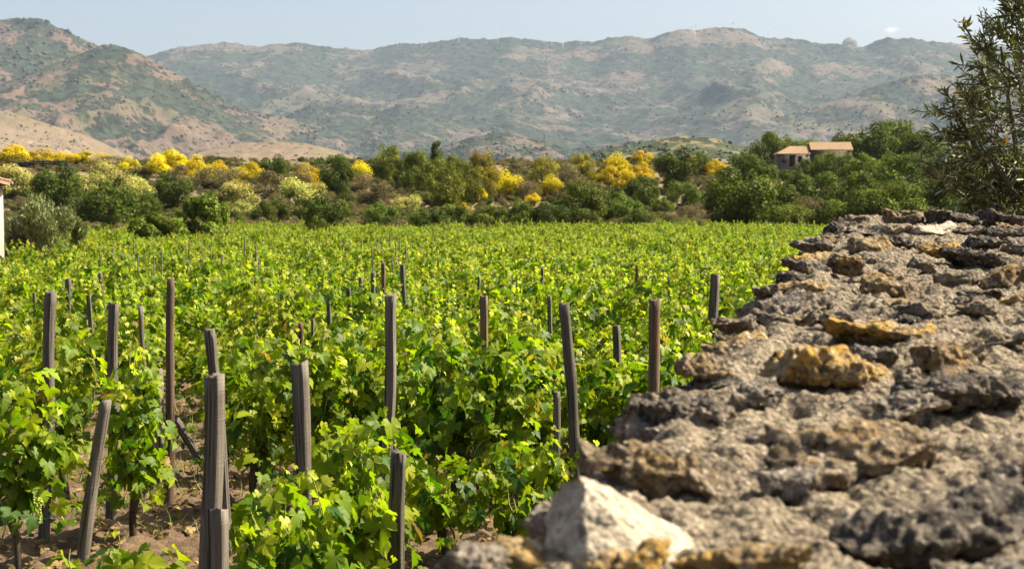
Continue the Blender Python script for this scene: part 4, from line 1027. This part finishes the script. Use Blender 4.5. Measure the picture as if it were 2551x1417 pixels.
# ------------------------------------------------------------------ houses, dark wall
def stucco(name, A, B):
    b = NB(name); o = b.obj(); n = b.noise(o, 1.3, 6, .65); v = b.voro(b.vscale(o, (2.2, 2.2, 3.6)), 1.0, 'DISTANCE_TO_EDGE')
    c = b.mix(b.mapr(n, .42, .58, 0, 1), A, B); c = b.mix(b.mapr(v, 0, .07, .45, 0), c, tuple(x * .5 for x in A)); b.bump(b.math('ADD', n, v), .7, .05)
    return b.done(c, .95, .1)
M['house_wall'] = stucco('house_wall', (.11, .092, .07), (.20, .17, .132)); M['pink_wall'] = plain('pink_wall', (.50, .37, .29), .9, .1)
def tile_mat():
    b = NB('roof_tile'); o = b.obj(); n = b.noise(o, 3.5, 5, .7); c = b.mix(b.mapr(n, .35, .65, 0, 1), (.20, .125, .07), (.31, .22, .13)); return b.done(c, .9, .1)
M['tile'] = tile_mat(); M['lava'] = stucco('lava', (.022, .02, .02), (.06, .055, .05))
def tile_roof(parent, c00, c10, c11, c01, pitch=.26, amp=.05, name='roof', thick=.12):
    """rows of half-round tiles between eave (c00-c10) and ridge (c01-c11)"""
    c00, c10, c11, c01 = map(np.array, (c00, c10, c11, c01)); L = np.linalg.norm(c10 - c00); nx = max(4, int(L / pitch)) * 6 + 1; ny = max(3, int(np.linalg.norm(c01 - c00) / .38)) * 3 + 1
    u, w = np.meshgrid(np.linspace(0, 1, nx), np.linspace(0, 1, ny)); u = u.ravel()[:, None]; w = w.ravel()[:, None]
    P = (c00 * (1 - u) + c10 * u) * (1 - w) + (c01 * (1 - u) + c11 * u) * w; nn = np.cross(c10 - c00, c01 - c00); nn = nn / np.linalg.norm(nn); nn = nn if nn[2] > 0 else -nn
    ph = np.abs(np.sin(u * math.pi * (nx - 1) / 6)); st = 1 - ((np.arange(ny) % 3) / 3.0); st = np.repeat(st, nx)[:, None]
    P = P + nn * (amp * ph + .03 * st)
    i = (np.arange(ny - 1)[:, None] * nx + np.arange(nx - 1)[None, :]).ravel(); f = np.stack([i, i + 1, i + nx + 1, i + nx], 1); f = np.vstack([f[:, [0, 1, 2]], f[:, [0, 2, 3]]])
    a = Acc(); a.add(P, f)
    s = np.array([c00, c10, c11, c01]); s2 = s - nn * thick; b = np.vstack([s - nn * .004, s2]); a.add(b, np.array([(4, 6, 5), (4, 7, 6), (0, 1, 5), (0, 5, 4), (1, 2, 6), (1, 6, 5), (2, 3, 7), (2, 7, 6), (3, 0, 4), (3, 4, 7)]))
    return link(name, a.mesh(name), M['tile'], parent)
def part_box(name, parent, mat, *b):
    v, f = box_arr(*b); return link(name, mesh_arr(name, v, f), mat, parent)
def stone_house():
    d = 262.0; p = at(1938, 440, d); gz = p.z - 3; t = thing('stone_house', 'old stone farmhouse with two tiled roofs half hidden by trees', 'house', (p.x, d, gz), math.radians(-4))
    k = d / F; ez = at(0, 384, d).z - gz; W1 = 78 * k; W2 = 102 * k; r1 = at(0, 364, d).z - gz; r2 = at(0, 355, d).z - gz; e2 = at(0, 374, d).z - gz; D = 5.5
    part_box('wall', t, M['house_wall'], 0, W1, 0, D, -1, ez); o = part_box('wall', t, M['house_wall'], W1 + .3, W1 + W2, .6, D + .6, -1, e2)
    x0 = -.35
    tile_roof(t, (x0, -.35, ez), (W1 + .05, -.35, ez), (W1 + .05, D * .5, r1), (W1 * .42, D * .5, r1)); tile_roof(t, (x0, D + .3, ez), (x0, -.35, ez), (W1 * .42, D * .5, r1), (W1 * .42, D * .5 + .02, r1))
    tile_roof(t, (W1 + .15, .15, e2), (W1 + W2 + .3, .15, e2), (W1 + W2 + .3, 3.4, r2 + .1), (W1 + .15, 3.4, r2 + .1)); tile_roof(t, (W1 + W2 + .3, D + 1, e2), (W1 + .15, D + 1, e2), (W1 + .15, 3.42, r2 + .1), (W1 + W2 + .3, 3.42, r2 + .1))
    v = np.array([(W1 + .3, .6, e2), (W1 + .3, D + .6, e2), (W1 + .3, 3.4, r2 - .05), (W1 + .6, .6, e2), (W1 + .6, D + .6, e2), (W1 + .6, 3.4, r2 - .05)]); link('gable', mesh_arr('gable', v, np.array([(0, 2, 1), (3, 4, 5), (0, 3, 5), (0, 5, 2), (1, 2, 5), (1, 5, 4)])), M['house_wall'], t)
    for (x, z0, z1, w) in ((.35 * W1, ez - 2.3, ez - .3, 1.1), (.12 * W1, ez - 1.6, ez - 1.1, .6), (.62 * W1, ez - 1.6, ez - .5, .8)):
        o = part_box('window', t, M['window_dark'], x, x + w, -.03, .2, z0, z1); part_box('lintel', o, M['house_wall'], x - .12, x + w + .12, -.07, .1, z1, z1 + .15)
stone_house()
def left_house():
    d = 46.0; c = at(7, 470, d); gz = g1(c.x, d); t = thing('pink_house', 'corner of a pinkish house with tiled eave at the left edge', 'house', (c.x, d, gz), -math.atan2(c.x, d) + .02)
    H = at(0, 455, d).z - gz; part_box('wall', t, M['pink_wall'], -6, 0, 0, 6, -.6, H)
    o = tile_roof(t, (.24, -.3, H + .02), (.24, 6.3, H + .02), (-3, 6.3, H + .95), (-3, -.3, H + .95), .22, .05)
    v, f = tube([(.27, -.3, H - .03), (.27, 6.3, H - .03)], [.06, .06], 8); link('gutter', mesh_arr('gutter', v, f, None, True), M['gutter'], o)
left_house()
def lava_wall():
    d = 304.0; t = thing('lava_stone_wall', 'black dry-stone lava wall on the slope at far left', 'wall', (0, 0, 0)); r = np.random.default_rng(3); me = []
    for q in range(5):
        v, f = ICO[3]; p = np.sign(v) * np.abs(v) ** .7; p = p * (1 + .18 * fbm(p * 2 + q * 5, 3))[:, None]; m = mesh_arr('stone', p, f); m.materials.append(M['lava']); me.append(m)
    for row in range(3):
        for k in range(44):
            px = 28 + k * 3.2 + r.uniform(-1, 1); s = r.uniform(.16, .28); p = at(px, 416 - row * 5.4 - (3 if 75 < px < 160 else 0), d + r.normal(0, .1)); o = link('stone', me[(k + row) % 5], None, t, p); o.scale = (s * 1.2, s, s * .75); o.rotation_euler = (r.uniform(-.3, .3), r.uniform(-.3, .3), r.uniform(0, 6))
    b = at(28, 416, d); e = at(168, 405, d); v, f = box_arr(b.x, e.x, d + .1, d + 1.0, g1(b.x, d) - 2, e.z - .1); link('core', mesh_arr('core', v, f), M['lava'], t)
lava_wall()
def hut():
    d = 300.0; p = at(208, 424, d); k = d / F; t = thing('tiled_hut', 'small hut with red tiled roof beside the black wall', 'hut', (p.x, d, p.z - 2.2)); part_box('wall', t, M['lava'], 0, 34 * k, 0, 2.5, -1, 2.35)
    tile_roof(t, (-.15, -.2, 2.38), (34 * k + .15, -.2, 2.38), (34 * k + .15, 2.6, 3.25), (-.15, 2.6, 3.25)); part_box('door', t, M['window_dark'], .8, 1.6, -.03, .1, .0, 2.0)
hut()

# ------------------------------------------------------------------ foreground stone wall
WD = np.array([0.316, 0.949]); WN = np.array([0.949, -0.316])   # along the wall, across it to the right
W0 = np.array([-0.087, 1.75]); WLEN0, WLEN1, WT = -1.3, 5.45, 1.5
def wall_z(y): return CAMZ - 0.47 + 0.074 * (y - 1.75)
def wall_hit(px, py):
    """point of the wall's top plane sighted at a pixel"""
    p = at(px, py, 1.0); k = (0.074 * -1.75 - 0.47) / ((p.z - CAMZ) - 0.074 ); y = k
    return np.array((p.x * y, y, wall_z(y)))
def rock_mat(name, A, B, C_, lich=None, spk=(.42, .36, .28), dust=(.30, .245, .175), dk=.25, grime_shade=.75):
    b = NB(name); o = b.pos(); n = b.noise(o, 9, 7, .65); m = b.noise(o, 30, 6, .7); f = b.noise(o, 78, 4, .7)
    c = b.mix(b.mapr(n, .36, .62, 0, 1), A, B); c = b.mix(b.mapr(m, .50, .66, 0, .8), c, C_)
    if lich: c = b.mix(b.mapr(b.noise(o, 6.0, 7, .75, .3), .47, .60, 0, .9), c, lich)
    if dust: c = b.mix(b.mapr(b.noise(o, 7.5, 8, .75, .2), .52, .66, 0, .7), c, dust)
    c = b.mix(b.mapr(f, .55, .64, 0, .85), c, spk)
    c = b.mix(b.mapr(b.noise(o, 16, 9, .78), .54, .66, 0, grime_shade), c, (.045, .038, .03))  # near-black noise patches: grime plus the shade of cavities painted into the colour
    c = b.mix(b.mapr(b.noise(o, 46, 5, .7), .545, .62, 0, .9), c, tuple(x * dk for x in A))  # dark flecks put the shade of small pits into the colour
    vp = b.voro(o, 75.0)
    h = b.math('ADD', b.math('MULTIPLY', m, .8), b.math('SUBTRACT', b.math('MULTIPLY', f, .6), b.math('MULTIPLY', vp, .5)))
    b.bump(h, 1.0, .016)
    return b.done(c, .95, .08)
RM = {
 'dark': rock_mat('rock_dark', (.045, .038, .030), (.085, .072, .057), (.15, .125, .098), None, (.32, .27, .20), (.17, .137, .10)),
 'gray': rock_mat('rock_grey', (.10, .087, .07), (.18, .152, .118), (.26, .22, .165), (.17, .12, .06)),
 'brown': rock_mat('rock_brown', (.085, .064, .042), (.165, .122, .072), (.23, .175, .11), (.22, .14, .05)),
 'ochre': rock_mat('rock_ochre', (.13, .09, .045), (.24, .165, .07), (.29, .215, .11), (.42, .245, .04), grime_shade=.6),
 'white': rock_mat('rock_white', (.40, .335, .235), (.50, .425, .31), (.55, .48, .36), None, (.30, .25, .18), (.30, .245, .17), .4, .4),
}
M['mortar'] = rock_mat('mortar', (.15, .12, .082), (.22, .178, .118), (.30, .243, .165), None, (.42, .345, .24), (.12, .098, .075), .2, .7)
def cell(p):
    """distance to the nearest of scattered points"""
    p = np.asarray(p); i = np.floor(p).astype(np.int64); best = np.full(len(p), 9.0)
    for ox in (-1, 0, 1):
        for oy in (-1, 0, 1):
            for oz in (-1, 0, 1):
                q = i + np.array([ox, oy, oz]); h = _perm[_perm[_perm[q[:, 0] & 255] + (q[:, 1] & 255)] + (q[:, 2] & 255)]
                best = np.minimum(best, ((q + .5 + _grad[h] * .42 - p) ** 2).sum(1))
    return np.sqrt(best)
def stone_mesh(seed, a, b, c, sub, cuts=14, ang=.70, smoothed=False, planes=()):
    r = np.random.default_rng(seed); v, f = ICO[sub]; p = np.sign(v) * np.abs(v) ** .82
    for _ in range(cuts):
        n = nrm(r.normal(0, 1, 3)); off = r.uniform(ang - .14, ang + .12); dd = p @ n; p = p - np.clip(dd - off, 0, None)[:, None] * n * .92
    if not planes: planes = ((r.normal(0, .16), r.normal(-.05, .16), 1, r.uniform(.42, .6)),)
    for (nx_, ny_, nz_, off) in planes:
        n = nrm(np.array([nx_, ny_, nz_])); p = p - np.clip(p @ n - off, 0, None)[:, None] * n
    p = p * np.array([a, b, c]); q = p + r.uniform(0, 50, 3); s = (a * b * c) ** (1 / 3); nn = nrm(p / np.array([a, b, c]) ** 2)
    if smoothed: d = .12 * s * fbm(q * (1.0 / s), 3) + .006 * fbm(q * 30, 3) + .0025 * fbm(q * 110, 2)
    else: d = .20 * s * fbm(q * (1.2 / s), 4) + .008 * fbm(q * 30, 2) + .009 * (.45 - cell(q * 62)) - .03 * np.clip(pnoise(q * 24) - .22, 0, .5) - .014 * np.clip(pnoise(q * 55) - .2, 0, .5)
    return mesh_arr('stone', p + nn * d[:, None], f, None, True)
wall = thing('stone_wall', 'rough lava-stone and mortar wall top in the right foreground', 'wall', (float(W0[0]), float(W0[1]), 0))
WB = np.array((float(W0[0]), float(W0[1]), 0.0))
placed = []
def put_stone(x, y, z, a, b, c, kind, seed, rz, sub, tilt=.12, planes=()):
    r = np.random.default_rng(9000 + seed); me = stone_mesh(9000 + seed, a, b, c, sub, cuts=5 if planes else 14, smoothed=(kind == 'white'), planes=planes); me.materials.append(RM[kind])
    o = link('stone', me, None, wall, Vector((x, y, z)) - Vector(WB)); o.rotation_euler = (r.normal(0, tilt), r.normal(0, tilt), rz); placed.append((x, y, (a + b) / 2))
# stones picked out in the photograph: px, py, width px, depth ratio, height ratio, kind, rise
KEY = [
 (1520, 1285, 430, .8, .95, 'white', .05), (1180, 1398, 190, .8, .6, 'gray', .02), (1640, 1150, 300, .75, .55, 'brown', .02), (1690, 1005, 270, .8, .5, 'dark', .012),
 (2300, 1300, 600, .6, .42, 'dark', .02), (2130, 1120, 520, .6, .48, 'brown', .03), (2420, 965, 360, .7, .42, 'dark', .02), (2050, 905, 330, .8, .5, 'ochre', .02),
 (2190, 815, 250, .8, .42, 'ochre', .012), (2360, 880, 240, .8, .55, 'brown', .03), (1890, 965, 150, .8, .5, 'gray', .0), (2480, 835, 190, .8, .4, 'gray', .01), (1760, 905, 190, .9, .4, 'brown', .0),
 (1960, 755, 230, .9, .36, 'gray', .01), (1990, 712, 130, .8, .5, 'ochre', .01), (2200, 712, 150, .8, .62, 'brown', .03), (2390, 690, 150, .8, .5, 'gray', .02), (2110, 655, 120, .8, .55, 'brown', .02),
 (2165, 610, 150, .9, .5, 'ochre', .02), (2232, 598, 80, .8, .6, 'dark', .02), (2350, 622, 130, .8, .45, 'ochre', .02), (2500, 690, 140, .8, .6, 'brown', .03), (2440, 640, 190, .8, .42, 'dark', .02),
 (2330, 571, 150, .7, .4, 'white', .015), (2190, 566, 230, .7, .3, 'gray', .01), (2250, 540, 115, .8, .75, 'brown', .035), (2370, 545, 150, .8, .5, 'dark', .03), (2495, 545, 140, .8, .45, 'dark', .025), (2130, 545, 80, .8, .5, 'gray', .01),
 (2030, 606, 110, .9, .45, 'gray', .01), (1995, 650, 90, .9, .5, 'gray', .0), (1925, 715, 90, .9, .5, 'brown', .0), (1835, 792, 120, .9, .5, 'gray', .0), (2515, 1200, 160, .8, .6, 'dark', .03), (1850, 1392, 330, .6, .45, 'ochre', .015),
 (2450, 600, 110, .8, .5, 'dark', .02), (2540, 620, 100, .8, .5, 'gray', .02), (1560, 1390, 240, .7, .5, 'ochre', .0), (2080, 785, 130, .8, .4, 'gray', .0), (2290, 760, 120, .8, .4, 'gray', .0), (2480, 1420, 330, .7, .4, 'gray', .0),
 (1960, 1180, 170, .8, .4, 'gray', .0), (1770, 1020, 120, .8, .45, 'gray', .0), (2250, 1000, 200, .7, .4, 'gray', .005), (2440, 760, 110, .8, .5, 'gray', .01), (2300, 655, 90, .8, .4, 'gray', .0), (2080, 590, 80, .8, .5, 'brown', .01), (2420, 572, 100, .8, .5, 'gray', .01), (2520, 575, 110, .8, .5, 'dark', .01)]
for i, (px, py, w, dr, hr, kind, rise) in enumerate(KEY):
    p = wall_hit(px, py); a = w * p[1] / F * .5; b = a * dr; c = a * hr
    put_stone(p[0], p[1], p[2] - c * .40 + rise * .6, a * 1.12, b * 1.12, max(c * .92, .03), kind, i, np.random.default_rng(i).uniform(-.5, .5) if i else 0.0, 6 if p[1] < 3.3 else 5, planes=() if i else ((-.8, -.45, .35, .50), (.62, -.35, .72, .30), (-.15, -.75, .6, .52), (.2, .6, .8, .45)))
# filler stones along both faces and in the gaps of the top
rf = np.random.default_rng(15); kinds = ['gray', 'dark', 'brown', 'gray', 'ochre', 'dark', 'gray']
u = WLEN0; i = 0
while u < WLEN1:
    for lvl, (dv, dz) in enumerate(((.02, -.09), (-.03, -.30), (-.04, -.52), (-.05, -.75), (-.05, -1.0))):
        a = rf.uniform(.09, .16); xy = W0 + WD * (u + rf.uniform(-.05, .05)) + WN * (dv + .05 + rf.uniform(-.02, .02)); put_stone(xy[0], xy[1], wall_z(xy[1]) + dz, a, .12, rf.uniform(.08, .12), kinds[(i * 3 + lvl) % 7], 100 + i * 7 + lvl, -1.25 + math.pi / 2 * 0 + rf.uniform(-.3, .3), 4 if lvl > 1 else 5)
    u += .25; i += 1
for k in range(1500):
    uu = rf.uniform(WLEN0, WLEN1); vv = rf.uniform(.08, WT - .08); xy = W0 + WD * uu + WN * vv; a = rf.uniform(.04, .15) if k < 700 else rf.uniform(.03, .07)
    if any((xy[0] - x) ** 2 + (xy[1] - y) ** 2 < (a + s) ** 2 * .92 for x, y, s in placed): continue
    if len(placed) > 290: break
    put_stone(xy[0], xy[1], wall_z(xy[1]) - a * .20 - .02, a, a * .8, a * rf.uniform(.4, .65), kinds[k % 7], 1000 + k, rf.uniform(0, 6), 4 if a < .07 else 5)
def mortar():
    nu = 1150; us = WLEN0 + (WLEN1 - WLEN0) * np.linspace(0, 1, nu) ** 1.25
    pv, pz, nvx, nvz = [], [], [], []
    for z in np.linspace(-2.2, -.12, 34): pv.append(.04); pz.append(z); nvx.append(-1); nvz.append(0)
    for a in np.linspace(0, math.pi / 2, 14)[1:]: pv.append(.04 + .12 * (1 - math.cos(a))); pz.append(-.12 + .10 * math.sin(a)); nvx.append(-math.cos(a)); nvz.append(math.sin(a))
    for v in np.linspace(.17, WT - .1, 230): pv.append(v); pz.append(-.03); nvx.append(0); nvz.append(1)
    for z in np.linspace(-.04, -2.2, 16): pv.append(WT); pz.append(z); nvx.append(1); nvz.append(0)
    pv, pz, nvx, nvz = map(np.array, (pv, pz, nvx, nvz)); m = len(pv)
    U = np.repeat(us, m); V = np.tile(pv, nu); Z = np.tile(pz, nu); NX = np.tile(nvx, nu); NZ = np.tile(nvz, nu)
    xy = W0[None] + WD[None] * U[:, None] + WN[None] * V[:, None]; P = np.column_stack([xy, wall_z(xy[:, 1]) + Z])
    d = .032 * fbm(P * 3.2, 3) + .018 * fbm(P * 13, 3) + .011 * (.45 - cell(P * 52)) - .035 * np.clip(pnoise(P * 21 + 9) - .2, 0, .5) - .012 * np.clip(pnoise(P * 60 + 9) - .2, 0, .5)
    N = np.column_stack([WN[0] * NX, WN[1] * NX, NZ]); P = P + N * d[:, None]
    i = (np.arange(nu - 1)[:, None] * m + np.arange(m - 1)[None, :]).ravel(); f = np.stack([i, i + m, i + m + 1, i + 1], 1)
    link('mortar', mesh_arr('mortar', P - WB, f, None, True), M['mortar'], wall)
    # closing face at the far end
    e = P[-m:] - WB; e = np.vstack([e, e.mean(0, keepdims=True)]); link('end_face', mesh_arr('end_face', e, np.array([(k, k + 1, m) for k in range(m - 1)])), M['mortar'], wall)
mortar()

# ------------------------------------------------------------------ cloud and haze
def cloud():
    c = at(2220, 76, 26000); a = Acc(); r = np.random.default_rng(4); k = 26000 / F
    v, f = ICO[4]; p = v * np.array([26 * k, 26 * k, 13 * k]); p = p * (1 + .35 * fbm(v * 1.6, 3))[:, None]
    b = NB('cloud'); b.nt.nodes.remove(b.b); pv = b.n('ShaderNodeVolumePrincipled'); pv.inputs['Color'].default_value = (1, .96, .95, 1)
    o_ = b.obj(); n = b.noise(o_, 1 / 95.0, 5, .6)
    gr = b.n('ShaderNodeVectorMath', operation='LENGTH'); b.put(gr.inputs[0], b.vscale(o_, (1 / (26 * k), 1 / (26 * k), 1 / (13 * k))))
    den = b.math('MULTIPLY', b.math('MAXIMUM', b.math('SUBTRACT', b.math('ADD', n, .25), gr.outputs['Value']), 0.0), 0.006)
    b.put(pv.inputs['Density'], den); b.nt.links.new(pv.outputs[0], b.out.inputs['Volume'])
    o = link('cloud', mesh_arr('cloud', p, f, None, True), b.m, None, c); tag(o, 'single small faint pinkish cloud above the skyline at right', 'cloud', kind='stuff')
cloud()
def haze():
    v, f = box_arr(-9000, 9000, -120, 15500, -60, 1560); b = NB('haze'); b.nt.nodes.remove(b.b); pv = b.n('ShaderNodeVolumePrincipled'); pv.inputs['Color'].default_value = (.64, .80, 1.0, 1); pv.inputs['Density'].default_value = HAZE; pv.inputs['Anisotropy'].default_value = 0.0
    b.nt.links.new(pv.outputs[0], b.out.inputs['Volume']); o = link('haze', mesh_arr('haze', v, f), b.m); tag(o, 'thin blue haze lying over the valley', 'haze', kind='stuff')
HAZE = 2.4e-5
haze()
